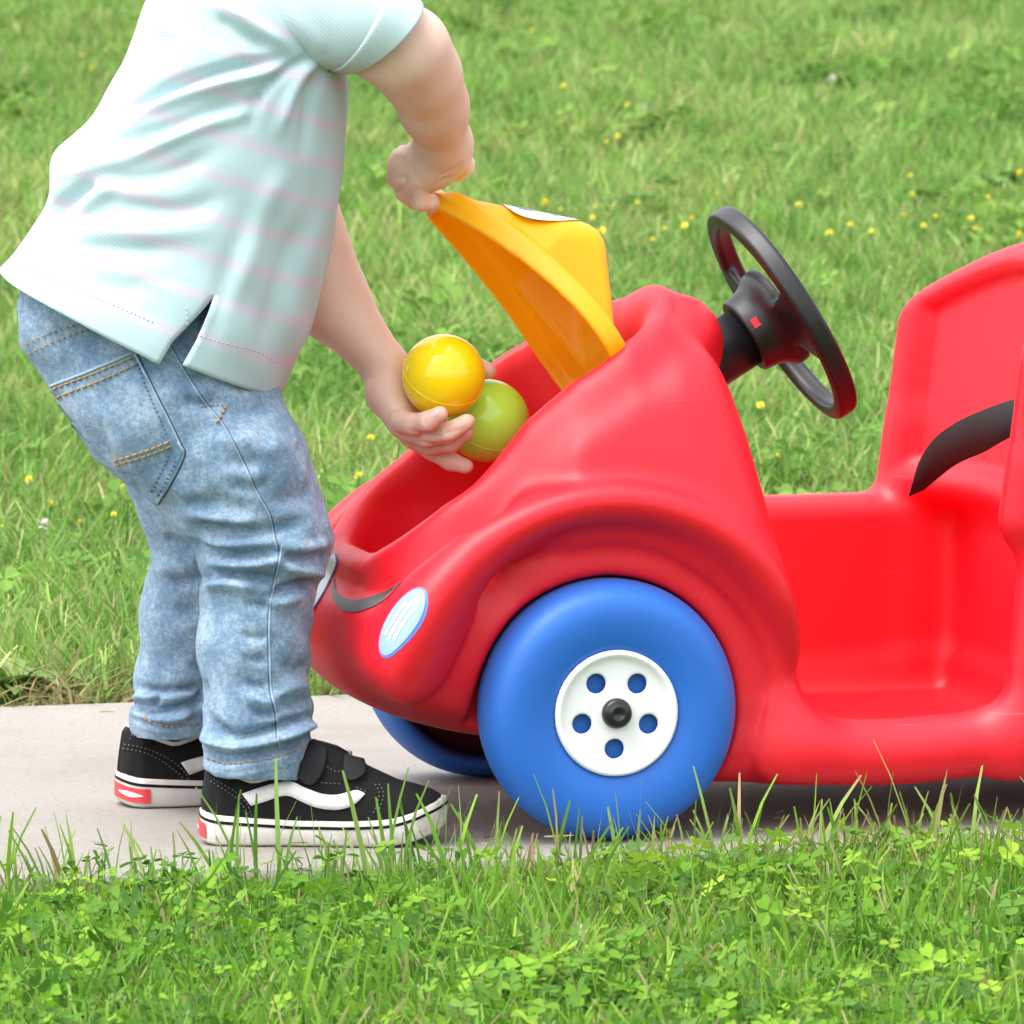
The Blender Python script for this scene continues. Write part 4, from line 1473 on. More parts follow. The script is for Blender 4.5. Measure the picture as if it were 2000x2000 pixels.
SHIRT_FOLDS = [
    ([(560, 112), (480, 128), (400, 148), (330, 172), (270, 205), (210, 236)], 11, -0.0075), ([(548, 134), (470, 152), (400, 172), (330, 196), (250, 228)], 12, 0.0050),
    ([(500, 190), (430, 214), (360, 240), (290, 262), (200, 282), (130, 290)], 14, -0.0050), ([(490, 215), (400, 240), (326, 275), (236, 315), (112, 335)], 13, 0.0052),
    ([(600, 112), (560, 135), (525, 165), (500, 200), (486, 250)], 8, -0.0050), ([(620, 118), (590, 150), (565, 200), (545, 260)], 10, 0.0040), ([(630, 135), (610, 170), (600, 220), (590, 300)], 12, -0.0035),
    ([(185, 350), (150, 375), (110, 408), (92, 438)], 12, -0.0080), ([(230, 355), (180, 390), (130, 440)], 14, 0.0040), ([(420, 290), (350, 330), (260, 350), (180, 345)], 16, -0.0032),
    ([(430, 385), (360, 410), (290, 408), (220, 395)], 18, -0.0034), ([(400, 450), (300, 455), (200, 450), (120, 470)], 20, 0.0026), ([(330, 490), (240, 490), (150, 485)], 18, -0.0028), ([(300, 560), (220, 560), (130, 540)], 20, -0.0020),
    ([(560, 330), (520, 400), (490, 500), (450, 600)], 22, 0.0030), ([(600, 420), (560, 500), (530, 600), (510, 690)], 20, -0.0028), ([(640, 380), (610, 480), (580, 580), (560, 680)], 18, 0.0022), ([(480, 420), (450, 510), (425, 600), (410, 680)], 18, -0.0022),
    ([(560, 150), (500, 225), (460, 310), (425, 400), (390, 490), (358, 576)], 4, 0.0004), ([(330, 60), (300, 110), (260, 150)], 16, -0.0030), ([(420, 30), (470, 70), (530, 100)], 14, -0.0040), ([(440, 10), (500, 50), (560, 90)], 12, 0.0030),
]
td = 1.2 * stroke_disp(tv, tn, SHIRT_FOLDS)
td += 0.0012 * np.sin(tv[:, 0] * 60 + tv[:, 2] * 45) * np.sin(tv[:, 2] * 50 + tv[:, 1] * 80)
td2 = td.reshape(nr, nc); td2[:, 0] = td2[:, nc - 1] = (td2[:, 0] + td2[:, nc - 1]) / 2
tv = tv + tn * td2.reshape(-1)[:, None]
yF = to_px(tv.reshape(nr, nc, 3)[:, 36])[:, 1]
vv_ = np.repeat((yF - 159) / 76.0 + 0.49 + 8, nc)
uu_ = np.tile(np.linspace(0, 1, nc), nr)


def add_uv(o, uu, vv):
    me = o.data
    uvl = me.uv_layers.new(name='cloth')
    li = np.empty(len(me.loops), np.int32); me.loops.foreach_get('vertex_index', li)
    uvl.data.foreach_set('uv', np.stack([uu[li], vv[li]], 1).astype(np.float32).ravel())


shirt = kid_part('polo_shirt', tv, tf, M['shirt'])
add_uv(shirt, uu_, vv_)
bm_ = bmesh.new(); bm_.from_mesh(shirt.data)
bmesh.ops.remove_doubles(bm_, verts=bm_.verts[:], dist=0.00002)
bm_.to_mesh(shirt.data); bm_.free()
md = shirt.modifiers.new('thickness', 'SOLIDIFY'); md.thickness = 0.0016; md.offset = -1
SHIRT_BVH = BVHTree.FromPolygons([Vector(v) for v in tv], [tuple(f) for f in tf])


def sleeve(name, rings, stripe0, folds, band_rows):
    V, n1, n2 = ring_loft(rings, 48, 64, R(-180), 0.95)
    F = grid_faces(n1, n2)
    N = normals_of(V, F)
    c = V.mean(0)
    if ((V - V.reshape(n1, n2, 3).mean(1).repeat(n2, 0)) * N).sum() < 0: F = F[:, ::-1].copy(); N = -N
    V = V + N * stroke_disp(V, N, folds)[:, None]
    o = kid_part(name, V, F, M['shirt_plain'], shirt)
    L = np.concatenate([[0], np.cumsum(np.linalg.norm(np.diff(V.reshape(n1, n2, 3).mean(1), axis=0), axis=1))])
    add_uv(o, np.tile(np.linspace(0, 1, n2), n1), np.repeat(L / 0.031 + stripe0, n2))
    md = o.modifiers.new('thickness', 'SOLIDIFY'); md.thickness = 0.0016; md.offset = -1
    # ribbed cuff band, a little proud of the sleeve
    G = V.reshape(n1, n2, 3)[-band_rows:]
    NG = N.reshape(n1, n2, 3)[-band_rows:]
    prof = 0.0012 * np.ones(band_rows); prof[0] = -0.0004
    G = G + NG * prof[:, None, None]
    ext = G[-1] + (G[-1] - G[-2]) * 0.6
    G = np.concatenate([G, ext[None]])
    Fb = grid_faces(band_rows + 1, n2)
    Vb = G.reshape(-1, 3)
    if (normals_of(Vb, Fb) * np.concatenate([NG, NG[-1:]]).reshape(-1, 3)).sum() < 0: Fb = Fb[:, ::-1].copy()
    b = kid_part('sleeve_cuff', Vb, Fb, M['shirt_plain'], shirt)
    md = b.modifiers.new('thickness', 'SOLIDIFY'); md.thickness = 0.0020; md.offset = -1
    return o


sleeve('sleeve', [((480, 150), (420, -190), 0.064, 0.070, 0.0), ((550, 138), (555, -165), 0.030, 0.062, 0.004), ((606, 134), (655, -120), 0.010, 0.054, 0.010), ((640, 136), (735, -62), 0.002, 0.049, 0.014), ((670, 142), (808, -3), 0.004, 0.046, 0.018)], 0.2,
       [([(520, 60), (560, 90), (610, 118)], 12, -0.003), ([(560, 20), (600, 60), (640, 100)], 14, 0.002)], 12)
sleeve('sleeve', [((640, 100), (470, -120), 0.105, 0.060, 0.0), ((640, 150), (500, 0), 0.135, 0.055, -0.004), ((650, 215), (490, 90), 0.155, 0.050, -0.008), ((655, 255), (482, 170), 0.165, 0.047, -0.010)], 0.2, [], 10)
# hem tapes of the vent and a collar
for ln in ([(364, 600), (365, 640), (365, 670)],):
    stitches(SHIRT_BVH, ln, shirt, M['shirt_plain'], 7, 3, 0.0004)
for ln in ([(22, 512), (90, 540), (180, 578), (305, 632)], [(374, 650), (430, 668), (500, 686), (545, 712)]):
    stitches(SHIRT_BVH, ln, shirt, M['hem_thread'], 6, 3, 0.00045, 0.0002)
V, n1, n2 = ring_loft([((462, -210), (622, -118), 0.066, 0.050, 0), ((470, -232), (640, -140), 0.066, 0.052, 0), ((452, -215), (655, -112), 0.066, 0.060, 0)], 12, 60, 0)
col_ = kid_part('collar', V, grid_faces(n1, n2), M['shirt_plain'], shirt)
md = col_.modifiers.new('thickness', 'SOLIDIFY'); md.thickness = 0.002


# ---- shoes
def make_shoe(heel, yaw, feat, label):
    """sneaker; heel = world point below the back of the sole, x axis points to the toe"""
    Ls = 0.194
    us = [0, .01, .03, .08, .2, .35, .5, .65, .78, .88, .95, .985, 1]
    ws = [0, .0135, .0205, .0265, .0285, .0275, .029, .0325, .0335, .0300, .0215, .0125, 0]
    W = lambda u: np.interp(u, us, ws)
    zb = lambda u: 0.001 + 0.014 * np.clip((u - 0.72) / 0.28, 0, 1) ** 2 + 0.003 * np.clip((0.08 - u) / 0.08, 0, 1) ** 2
    zt = lambda u: zb(u) * 0.9 + np.interp(u, [0, .15, .4, .6, .8, .93, 1], [.0245, .0225, .0195, .0195, .0215, .024, .0245])
    Hs = lambda u: np.interp(u, [0, .04, .12, .22, .34, .46, .53, .60, .69, .80, .88, .94, .975, 1], [.060, .066, .062, .056, .062, .079, .0755, .0700, .0600, .0500, .0462, .0425, .0385, .034])
    sh = empty('shoe', (0, 0, 0), 0, kid)
    sh.matrix_parent_inverse = KW.inverted()
    sh.location = heel; sh.rotation_euler = (0, 0, yaw)
    if label: sh['label'] = label
    # plan outline
    ua = 0.5 - 0.5 * np.cos(np.linspace(0, math.pi, 61))
    ol = [(u, W(u)) for u in ua] + [(u, -W(u)) for u in ua[-2:0:-1]]
    ol = np.array(ol)
    xy = np.stack([ol[:, 0] * Ls, ol[:, 1]], 1)
    tg = np.roll(xy, -1, 0) - np.roll(xy, 1, 0)
    on = np.stack([-tg[:, 1], tg[:, 0]], 1); on /= np.maximum(np.linalg.norm(on, axis=1, keepdims=True), 1e-9)
    if (on * (xy - xy.mean(0))).sum() < 0: on = -on
    m = len(xy)
    b, t = zb(ol[:, 0]), zt(ol[:, 0])

    def loop(off, z): return np.concatenate([xy + on * off, z[:, None]], 1)
    rows = [loop(-0.006, b), loop(-0.0012, b), loop(0.0, b + 0.002), loop(0.0006, b * 0.5 + t * 0.5), loop(0.0003, t - 0.0012), loop(-0.0008, t), loop(-0.004, t + 0.0004)]
    V = np.concatenate(rows)
    F = [tuple(f) for f in grid_faces(len(rows), m, True)] + [tuple(range(m))[::-1], tuple(range((len(rows) - 1) * m, len(rows) * m))]
    sole = build('sole', V, F, M['sole'], sh)
    ln = [loop(0.0010, t - 0.0062), loop(0.0012, t - 0.0050), loop(0.0010, t - 0.0038)]
    build('sole_line', np.concatenate(ln), grid_faces(3, m, True), M['suede'], sh)
    # red heel tab wrapped round the back
    sel = [i for i in range(-feat['tab'], feat['tab'] + 1)]
    hv = np.concatenate([loop(0.0016, b + (t - b) * f)[sel] for f in (0.16, 0.42, 0.66)])
    build('heel_tab', hv, grid_faces(3, len(sel)), M['heel_red'], sh)
    mid_ = loop(0.0021, b + (t - b) * 0.42)
    sel2 = [i for i in range(feat['tab'] - 10, feat['tab'] - 1)] if feat['tab'] > 11 else [i for i in range(-4, 5)]
    mk = []
    for q, i in enumerate(sel2):
        hgt = 0.0022 * math.sin(math.pi * (q + 0.5) / len(sel2))
        mk += [mid_[-i] - [0, 0, hgt], mid_[-i] + [0, 0, hgt]]
    build('heel_mark', np.array(mk), grid_faces(len(sel2), 2), M['shoe_white'], sh)
    # upper
    nu, nq = 72, 36
    Vu = []
    for u in 0.5 - 0.5 * np.cos(np.linspace(0.05, math.pi - 0.02, nu)):
        w, z0, z1 = max(W(u) - 0.0022, 0.0006), zt(u) - 0.003, Hs(u)
        p = np.interp(u, [0, .3, .5, .75, 1], [.45, .5, .62, .75, .8])
        qz = np.interp(u, [0, .3, .5, .75, 1], [.75, .8, 1.0, .9, .85])
        for k in range(nq + 1):
            g = math.pi * k / nq
            c, s_ = math.cos(g), math.sin(g)
            lean = 1 - 0.16 * s_ * (1 if u < 0.5 else 0.6)
            Vu.append((u * Ls + (0.004 * s_ if u < 0.12 else 0), math.copysign(abs(c) ** p, c) * w * lean, z0 + (z1 - z0) * s_ ** qz))
    Vu = np.array(Vu)
    Fu = grid_faces(nu, nq + 1)
    n0 = normals_of(Vu, Fu)
    if n0[:, 2].sum() < 0: Fu = Fu[:, ::-1].copy()
    up = build('upper', Vu, Fu, M['suede'], sh)
    cy, sy = math.cos(yaw), math.sin(yaw)
    tw = lambda P: np.array([[heel[0] + p[0] * cy - p[1] * sy, heel[1] + p[0] * sy + p[1] * cy, heel[2] + p[2]] for p in P])
    UW = tw(Vu)
    bvh = BVHTree.FromPolygons([Vector(v) for v in UW], [tuple(f) for f in Fu])
    # padded collar and sock
    cl = [(Ls * (0.235 + 0.185 * math.cos(g)), 0.0205 * math.sin(g), Hs(0.235 + 0.185 * math.cos(g)) - 0.0045 * abs(math.sin(g)) - 0.001) for g in np.linspace(0, 2 * math.pi, 49)]
    V, F = tube(cl, 0.0017, 8, False)
    build('collar', V, F, M['lining'], sh)
    sk = []
    for (z, k) in ((0.044, 1.0), (0.060, 1.0), (0.080, 0.96), (0.115, 0.92)):
        for g in np.linspace(0, 2 * math.pi, 33)[:-1]:
            sk.append((Ls * (0.235 + 0.165 * math.cos(g) * k), 0.0185 * math.sin(g), z))
    build('sock', np.array(sk), grid_faces(4, 32, True), M['sock'], sh)

    def put(name, V, F, mat, th=0):
        o = kid_part(name, V, F, mat, sh)
        o.matrix_parent_inverse = (KW @ KW.inverted() @ Matrix.Translation(Vector(heel)) @ Matrix.Rotation(yaw, 4, 'Z')).inverted()
        if th:
            md = o.modifiers.new('thickness', 'SOLIDIFY'); md.thickness = th; md.offset = 0
        return o
    for (A_, B_) in feat['stripe']:
        V, F = strip_on(bvh, A_, B_, 0.0010, 30, 4)
        put('side_stripe', V, F, M['shoe_white'], 0.0014)
    for (A_, B_) in feat['strap']:
        V, F = strip_on(bvh, A_, B_, 0.0024, 14, 8)
        put('strap', V, F, M['strap'], 0.0030)
    for ln_ in feat['stitch']:
        sp = Soup()
        run = px_line(bvh, ln_, 1.0, 0.0006)
        i = 0
        while i + 5 < len(run):
            sg_ = run[i:i + 5:2]
            if all(p is not None for p in sg_) and np.linalg.norm(sg_[0] - sg_[-1]) < 0.012:
                a, c_2 = tube(sg_, 0.00055, 5); sp.add(a, c_2)
            i += 8
        if sp.V: put('stitching', sp.V, sp.F, M['grey_thread'])['kind'] = 'stuff'
    return sh


def c5(L): return [(x / 2.76 + 200, y / 2.76 + 1300) for x, y in L]
def c7(L): return [(x / 4.293, y / 4.293 + 1200) for x, y in L]


near_feat = dict(tab=7,
    stripe=[(c5([(752, 692), (850, 660), (940, 634), (1020, 626), (1085, 655), (1180, 690), (1260, 697), (1330, 682), (1372, 672), (1416, 692)]),
             c5([(800, 756), (880, 733), (950, 708), (1010, 704), (1070, 732), (1150, 764), (1240, 778), (1310, 770), (1365, 745), (1416, 694)]))],
    strap=[(c5([(1118, 402), (1090, 480), (1068, 560), (1058, 605), (1085, 634), (1118, 645)]), c5([(1208, 462), (1208, 520), (1194, 575), (1170, 612), (1145, 636), (1122, 646)])),
           (c5([(1300, 494), (1298, 540), (1298, 585), (1310, 612), (1335, 624)]), c5([(1398, 522), (1412, 560), (1410, 590), (1378, 614), (1340, 624)]))],
    stitch=[c5([(600, 612), (690, 664), (735, 696), (782, 750), (815, 835)]), c5([(585, 622), (675, 680), (720, 712), (768, 770), (800, 835)]), c5([(1180, 632), (1290, 640)]), c5([(1370, 656), (1440, 690)]),
            c5([(1490, 640), (1515, 690), (1500, 760), (1478, 812)]), c5([(1470, 640), (1492, 690), (1478, 760), (1452, 812)]), c5([(1210, 545), (1250, 570), (1285, 570)]), c5([(980, 640), (1010, 610), (1040, 588)])])
far_feat = dict(tab=13,
    stripe=[(c7([(1515, 1243), (1600, 1215), (1700, 1190), (1800, 1170)]), c7([(1585, 1345), (1650, 1322), (1720, 1298), (1800, 1285)]))],
    strap=[],
    stitch=[c7([(1045, 1090), (1200, 1120), (1350, 1180), (1470, 1250), (1560, 1340), (1590, 1440)]), c7([(1035, 1125), (1190, 1155), (1330, 1215), (1440, 1290), (1530, 1370), (1560, 1470)]), c7([(1110, 1000), (1095, 1050), (1080, 1080)])])
make_shoe(at(391, 1645, -0.026) * [1, 1, 0], R(-1.5), near_feat, 'black sneaker with white side stripe and two straps')
fh = on_ground(228, 1577)
make_shoe(np.array([fh[0], fh[1] + 0.012, 0.0]), R(14), far_feat, 'black sneaker seen from behind with red heel tab')

# ================================================================== LAWN
def blade_mesh(name, n, rad, h0, h1, w, lean, seed, cols, blunt=0.35, straw=0.06, seed_heads=0.0):
    g = np.random.default_rng(seed)
    V, F, C = [], [], []
    for i in range(n):
        a, r_ = g.uniform(0, 2 * math.pi), rad * math.sqrt(g.uniform())
        bx, by = r_ * math.cos(a), r_ * math.sin(a)
        h = g.uniform(h0, h1) * (0.75 + 0.5 * g.uniform())
        d = g.uniform(0, 2 * math.pi); ln = lean * g.uniform(0.2, 1.0) * h
        wd = w * g.uniform(0.65, 1.25)
        f = g.uniform(0, 2 * math.pi)
        px_, py_ = math.cos(f) * wd / 2, math.sin(f) * wd / 2
        c = np.array(cols[g.integers(len(cols))]) * g.uniform(0.82, 1.2)
        if g.uniform() < straw: c = np.array((0.34, 0.29, 0.13)) * g.uniform(0.7, 1.2)
        tipc = c * 1.05
        if g.uniform() < 0.22: tipc = np.array((0.36, 0.33, 0.17))
        b = len(V)
        bl = g.uniform() < blunt
        for (t, k) in ((0, 0.85), (0.38, 1.0), (0.72, 0.8)):
            q = t ** 1.7
            x, y, z = bx + math.cos(d) * ln * q, by + math.sin(d) * ln * q, h * (t - 0.18 * lean * t * t)
            V += [(x - px_ * k, y - py_ * k, z), (x + px_ * k, y + py_ * k, z)]
            C += [c, c]
        x, y, z = bx + math.cos(d) * ln, by + math.sin(d) * ln, h * (1 - 0.18 * lean)
        e = 0.42 if bl else 0.06
        V += [(x - px_ * e, y - py_ * e, z), (x + px_ * e, y + py_ * e, z)]
        C += [tipc, tipc]
        F += [(b, b + 1, b + 3, b + 2), (b + 2, b + 3, b + 5, b + 4), (b + 4, b + 5, b + 7, b + 6)]
    me = bpy.data.meshes.new(name)
    fast_mesh(me, np.array(V), np.array(F, np.int32))
    at_ = me.color_attributes.new('Col', 'FLOAT_COLOR', 'POINT')
    at_.data.foreach_set('color', np.concatenate([np.array(C), np.ones((len(C), 1))], 1).astype(np.float32).ravel())
    me.materials.append(M['grass'])
    return me


def clover_mesh(name, n, rad, h0, h1, size, seed, cols):
    g = np.random.default_rng(seed)
    V, F, C = [], [], []
    for i in range(n):
        a, r_ = g.uniform(0, 2 * math.pi), rad * math.sqrt(g.uniform())
        h = g.uniform(h0, h1)
        base = np.array([r_ * math.cos(a) * 0.6, r_ * math.sin(a) * 0.6, 0])
        top = np.array([r_ * math.cos(a), r_ * math.sin(a), h])
        c = np.array(cols[g.integers(len(cols))]) * g.uniform(0.8, 1.2)
        sc = np.array((0.16, 0.24, 0.06))
        b = len(V)
        V += [base + [-0.0006, 0, 0], base + [0.0006, 0, 0], top + [0.0005, 0, 0], top + [-0.0005, 0, 0]]
        C += [sc] * 4
        F.append((b, b + 1, b + 2, b + 3))
        ti, tj = g.normal(0, 0.42, 2)
        f0 = g.uniform(0, 2 * math.pi)
        s_ = size * g.uniform(0.7, 1.25)
        for k in range(3):
            f = f0 + k * 2.094
            u = np.array([math.cos(f), math.sin(f), 0.10]); v = np.array([-math.sin(f), math.cos(f), 0.0])
            pts = [(0.05, 0), (0.45, 0.42), (0.85, 0.46), (1.0, 0.22), (0.93, 0.0), (1.0, -0.22), (0.85, -0.46), (0.45, -0.42)]
            b = len(V)
            for (p, q) in pts:
                w = top + u * p * s_ + v * q * s_ + np.array([0, 0, abs(q) * s_ * 0.28 - 0.10 * p * p * s_])
                w[2] += (w[0] - top[0]) * ti + (w[1] - top[1]) * tj
                V.append(w); C.append(c)
            F += [(b, b + 1, b + 2, b + 4), (b + 2, b + 3, b + 4, b + 4), (b, b + 4, b + 6, b + 7), (b + 4, b + 5, b + 6, b + 6)]
    me = bpy.data.meshes.new(name)
    me.from_pydata([tuple(v) for v in V], [], [tuple(dict.fromkeys(f)) for f in F])
    at_ = me.color_attributes.new('Col', 'FLOAT_COLOR', 'POINT')
    at_.data.foreach_set('color', np.concatenate([np.array(C), np.ones((len(C), 1))], 1).astype(np.float32).ravel())
    me.materials.append(M['clover'])
    return me


GREENS = [(0.160, 0.325, 0.050), (0.190, 0.375, 0.062), (0.240, 0.405, 0.090), (0.135, 0.290, 0.055), (0.275, 0.410, 0.095), (0.340, 0.430, 0.150)]
BRIGHT = [(0.145, 0.330, 0.030), (0.180, 0.370, 0.036), (0.115, 0.270, 0.032), (0.215, 0.385, 0.050)]
CLOVER = [(0.130, 0.290, 0.022), (0.160, 0.330, 0.024), (0.215, 0.370, 0.030), (0.095, 0.220, 0.026), (0.075, 0.180, 0.030)]
CLOV_B = [(0.115, 0.245, 0.040), (0.145, 0.280, 0.045), (0.170, 0.290, 0.050)]


def tuft_collection(name, meshes):
    c = bpy.data.collections.new(name)
    for i, me in enumerate(meshes):
        c.objects.link(bpy.data.objects.new('%s_%02d' % (name, i), me))
    return c


def scatter(name, P, rot, scl, idx, coll, label, cat=None):
    """one object: a point per tuft, tufts placed on the points"""
    me = bpy.data.meshes.new(name)
    me.vertices.add(len(P))
    me.vertices.foreach_set('co', P.astype(np.float32).ravel())
    a = me.attributes.new('rot', 'FLOAT_VECTOR', 'POINT'); a.data.foreach_set('vector', rot.astype(np.float32).ravel())
    a = me.attributes.new('scl', 'FLOAT', 'POINT'); a.data.foreach_set('value', scl.astype(np.float32))
    a = me.attributes.new('idx', 'INT', 'POINT'); a.data.foreach_set('value', idx.astype(np.int32))
    o = bpy.data.objects.new(name, me)
    COL.objects.link(o)
    ng = bpy.data.node_groups.new(name, 'GeometryNodeTree')
    ng.interface.new_socket('Geometry', in_out='INPUT', socket_type='NodeSocketGeometry')
    ng.interface.new_socket('Geometry', in_out='OUTPUT', socket_type='NodeSocketGeometry')
    n, l = ng.nodes, ng.links
    gi, go = n.new('NodeGroupInput'), n.new('NodeGroupOutput')
    ci = n.new('GeometryNodeCollectionInfo')
    ci.inputs['Collection'].default_value = coll
    ci.inputs['Separate Children'].default_value = True
    ci.inputs['Reset Children'].default_value = True
    ip = n.new('GeometryNodeInstanceOnPoints')
    ip.inputs['Pick Instance'].default_value = True
    def attr(nm, t):
        x = n.new('GeometryNodeInputNamedAttribute'); x.data_type = t; x.inputs['Name'].default_value = nm
        return [q for q in x.outputs if q.enabled and q.name == 'Attribute'][0]
    er = n.new('FunctionNodeEulerToRotation')
    l.new(attr('rot', 'FLOAT_VECTOR'), er.inputs[0])
    l.new(er.outputs[0], ip.inputs['Rotation'])
    l.new(attr('scl', 'FLOAT'), ip.inputs['Scale'])
    l.new(attr('idx', 'INT'), ip.inputs['Instance Index'])
    l.new(gi.outputs[0], ip.inputs['Points'])
    l.new(ci.outputs[0], ip.inputs['Instance'])
    l.new(ip.outputs[0], go.inputs[0])
    md = o.modifiers.new('tufts', 'NODES'); md.node_group = ng
    return tag(o, label, cat, None, 'stuff')


def lawn_points(n, xr, yr, keep):
    x = RNG.uniform(*xr, n); y = RNG.uniform(*yr, n)
    t = -math.sin(TH) * (x - O[0]) + math.cos(TH) * (y - O[1])
    m = keep(x, y, t)
    x, y = x[m], y[m]
    return np.stack([x, y, ground_z(x, y)], 1)


def patchy(x, y, s=1.0, ph=0.0):
    return 0.5 + 0.25 * (np.sin(x * 2.3 * s + ph) * np.sin(y * 1.9 * s + 1.3 + ph) + np.sin(x * 5.1 * s + y * 2.2 * s + ph * 2) * 0.7 + np.sin(y * 7.3 * s - x * 3.1 * s) * 0.5)


def rots(n, tilt=0.12):
    return np.stack([RNG.normal(0, tilt, n), RNG.normal(0, tilt, n), RNG.uniform(0, 6.283, n)], 1)


back_c = tuft_collection('lawn_tuft', [blade_mesh('lawn_tuft', 42, 0.045, 0.022, 0.050, 0.0027, 0.75, 100 + i, GREENS, 0.5, 0.05) for i in range(7)]
                         + [blade_mesh('lawn_tuft', 24, 0.040, 0.036, 0.075, 0.0028, 0.6, 120 + i, GREENS, 0.3, 0.07) for i in range(3)])
far_keep = lambda x, y, t: (t > PATH_FAR + 0.052 + 0.02 * np.sin(x * 9)) & (np.abs(x) < 1.6 + 0.16 * y)
Pb = lawn_points(84000, (-4.2, 4.2), (0.5, 14.0), far_keep)
ix = np.where(RNG.uniform(size=len(Pb)) < 0.16, RNG.integers(7, 10, len(Pb)), RNG.integers(0, 7, len(Pb)))
hs = 0.75 + 0.45 * np.clip(patchy(Pb[:, 0], Pb[:, 1]), 0, 1)
scatter('lawn_grass', Pb, rots(len(Pb), 0.16), hs * RNG.uniform(0.75, 1.25, len(Pb)), ix, back_c, 'mown grass of the lawn behind the path')
bc = tuft_collection('lawn_clover', [clover_mesh('lawn_clover', 9, 0.05, 0.02, 0.05, 0.013, 200 + i, CLOV_B) for i in range(5)])
Pc = lawn_points(26000, (-4.2, 4.2), (0.9, 13.5), lambda x, y, t: far_keep(x, y, t - 0.05) & (RNG.uniform(size=len(x)) < np.clip((patchy(x, y, 1.6, 2.0) - 0.55) * 2.0, 0.02, 0.6)))
scatter('lawn_clover', Pc, rots(len(Pc), 0.15), RNG.uniform(0.8, 1.3, len(Pc)), RNG.integers(0, 5, len(Pc)), bc, 'low clover growing through the lawn behind the path')

# near verge: brighter, clover and grass mixed
front_c = tuft_collection('verge_tuft', [blade_mesh('verge_tuft', 22, 0.034, 0.024, 0.052, 0.0033, 0.6, 300 + i, BRIGHT, 0.5, 0.05) for i in range(8)]
                          + [blade_mesh('verge_tuft', 7, 0.022, 0.045, 0.075, 0.0034, 0.45, 330 + i, BRIGHT, 0.6, 0.08) for i in range(4)])
near_keep = lambda x, y, t: (t < PATH_NEAR - 0.022 + 0.055 * np.clip(x, -0.6, 0.6) - 0.012 * np.sin(x * 11) * np.sin(x * 4.3)) & (np.abs(x) < 2.2)
Pf = lawn_points(40000, (-2.2, 2.2), (-3.4, 0.6), near_keep)
ix = np.where(RNG.uniform(size=len(Pf)) < 0.20, RNG.integers(8, 12, len(Pf)), RNG.integers(0, 8, len(Pf)))
df = PATH_NEAR - (-math.sin(TH) * (Pf[:, 0] - O[0]) + math.cos(TH) * (Pf[:, 1] - O[1]))
hf = np.clip(0.44 + df * 2.2 + 0.25 * np.clip(Pf[:, 0], -0.3, 0.5), 0.40, 0.95)
ix = np.where(df < 0.12, RNG.integers(0, 8, len(Pf)), ix)
scatter('verge_grass', Pf, rots(len(Pf), 0.14), hf * RNG.uniform(0.7, 1.2, len(Pf)), ix, front_c, 'bright grass of the near verge in front of the path')
fc = tuft_collection('verge_clover', [clover_mesh('verge_clover', 9, 0.045, 0.018, 0.050, 0.0080, 400 + i, CLOVER) for i in range(7)])
Pd = lawn_points(16000, (-2.2, 2.2), (-3.4, 0.6), lambda x, y, t: near_keep(x, y, t + 0.02) & (RNG.uniform(size=len(x)) < np.clip((patchy(x, y, 3.0, 0.7) - 0.25) * 2.2, 0.12, 1)))
dd_ = PATH_NEAR - (-math.sin(TH) * (Pd[:, 0] - O[0]) + math.cos(TH) * (Pd[:, 1] - O[1]))
scatter('verge_clover', Pd, rots(len(Pd), 0.18), np.clip(0.55 + dd_ * 2.0, 0.55, 1.0) * RNG.uniform(0.75, 1.3, len(Pd)), RNG.integers(0, 7, len(Pd)), fc, 'bright green clover in the near verge')
# taller blades along the near edge of the path
edge_c = tuft_collection('edge_tuft', [blade_mesh('edge_tuft', 5, 0.016, 0.050, 0.090, 0.0036, 0.40, 500 + i, GREENS + BRIGHT, 0.75, 0.10) for i in range(8)])
ne = 620
se = RNG.uniform(-2.2, 2.2, ne); te = PATH_NEAR - np.abs(RNG.normal(0.02, 0.03, ne)) - 0.006
Pe = O + np.outer(se, AX) + np.outer(te, LT); Pe[:, 2] = ground_z(Pe[:, 0], Pe[:, 1])
scatter('edge_grass', Pe, rots(ne, 0.10), RNG.uniform(0.35, 1.05, ne) ** 1.2, RNG.integers(0, 8, ne), edge_c, 'taller grass blades along the near edge of the path')
# dry litter and thin blades on the earth strip
dry_c = tuft_collection('dry_tuft', [blade_mesh('dry_tuft', 10, 0.03, 0.012, 0.05, 0.0030, 2.2, 600 + i, [(0.30, 0.24, 0.12), (0.22, 0.18, 0.09), (0.13, 0.17, 0.05)], 0.2, 0.4) for i in range(5)])
nd = 1100
se = RNG.uniform(-3.0, 3.5, nd); te = PATH_FAR + 0.012 + np.abs(RNG.normal(0, 0.035, nd))
Pg = O + np.outer(se, AX) + np.outer(te, LT); Pg[:, 2] = np.maximum(ground_z(Pg[:, 0], Pg[:, 1]), -0.014)
scatter('dry_grass', Pg, rots(nd, 0.4), RNG.uniform(0.6, 1.2, nd), RNG.integers(0, 5, nd), dry_c, 'dry grass litter at the far edge of the path')

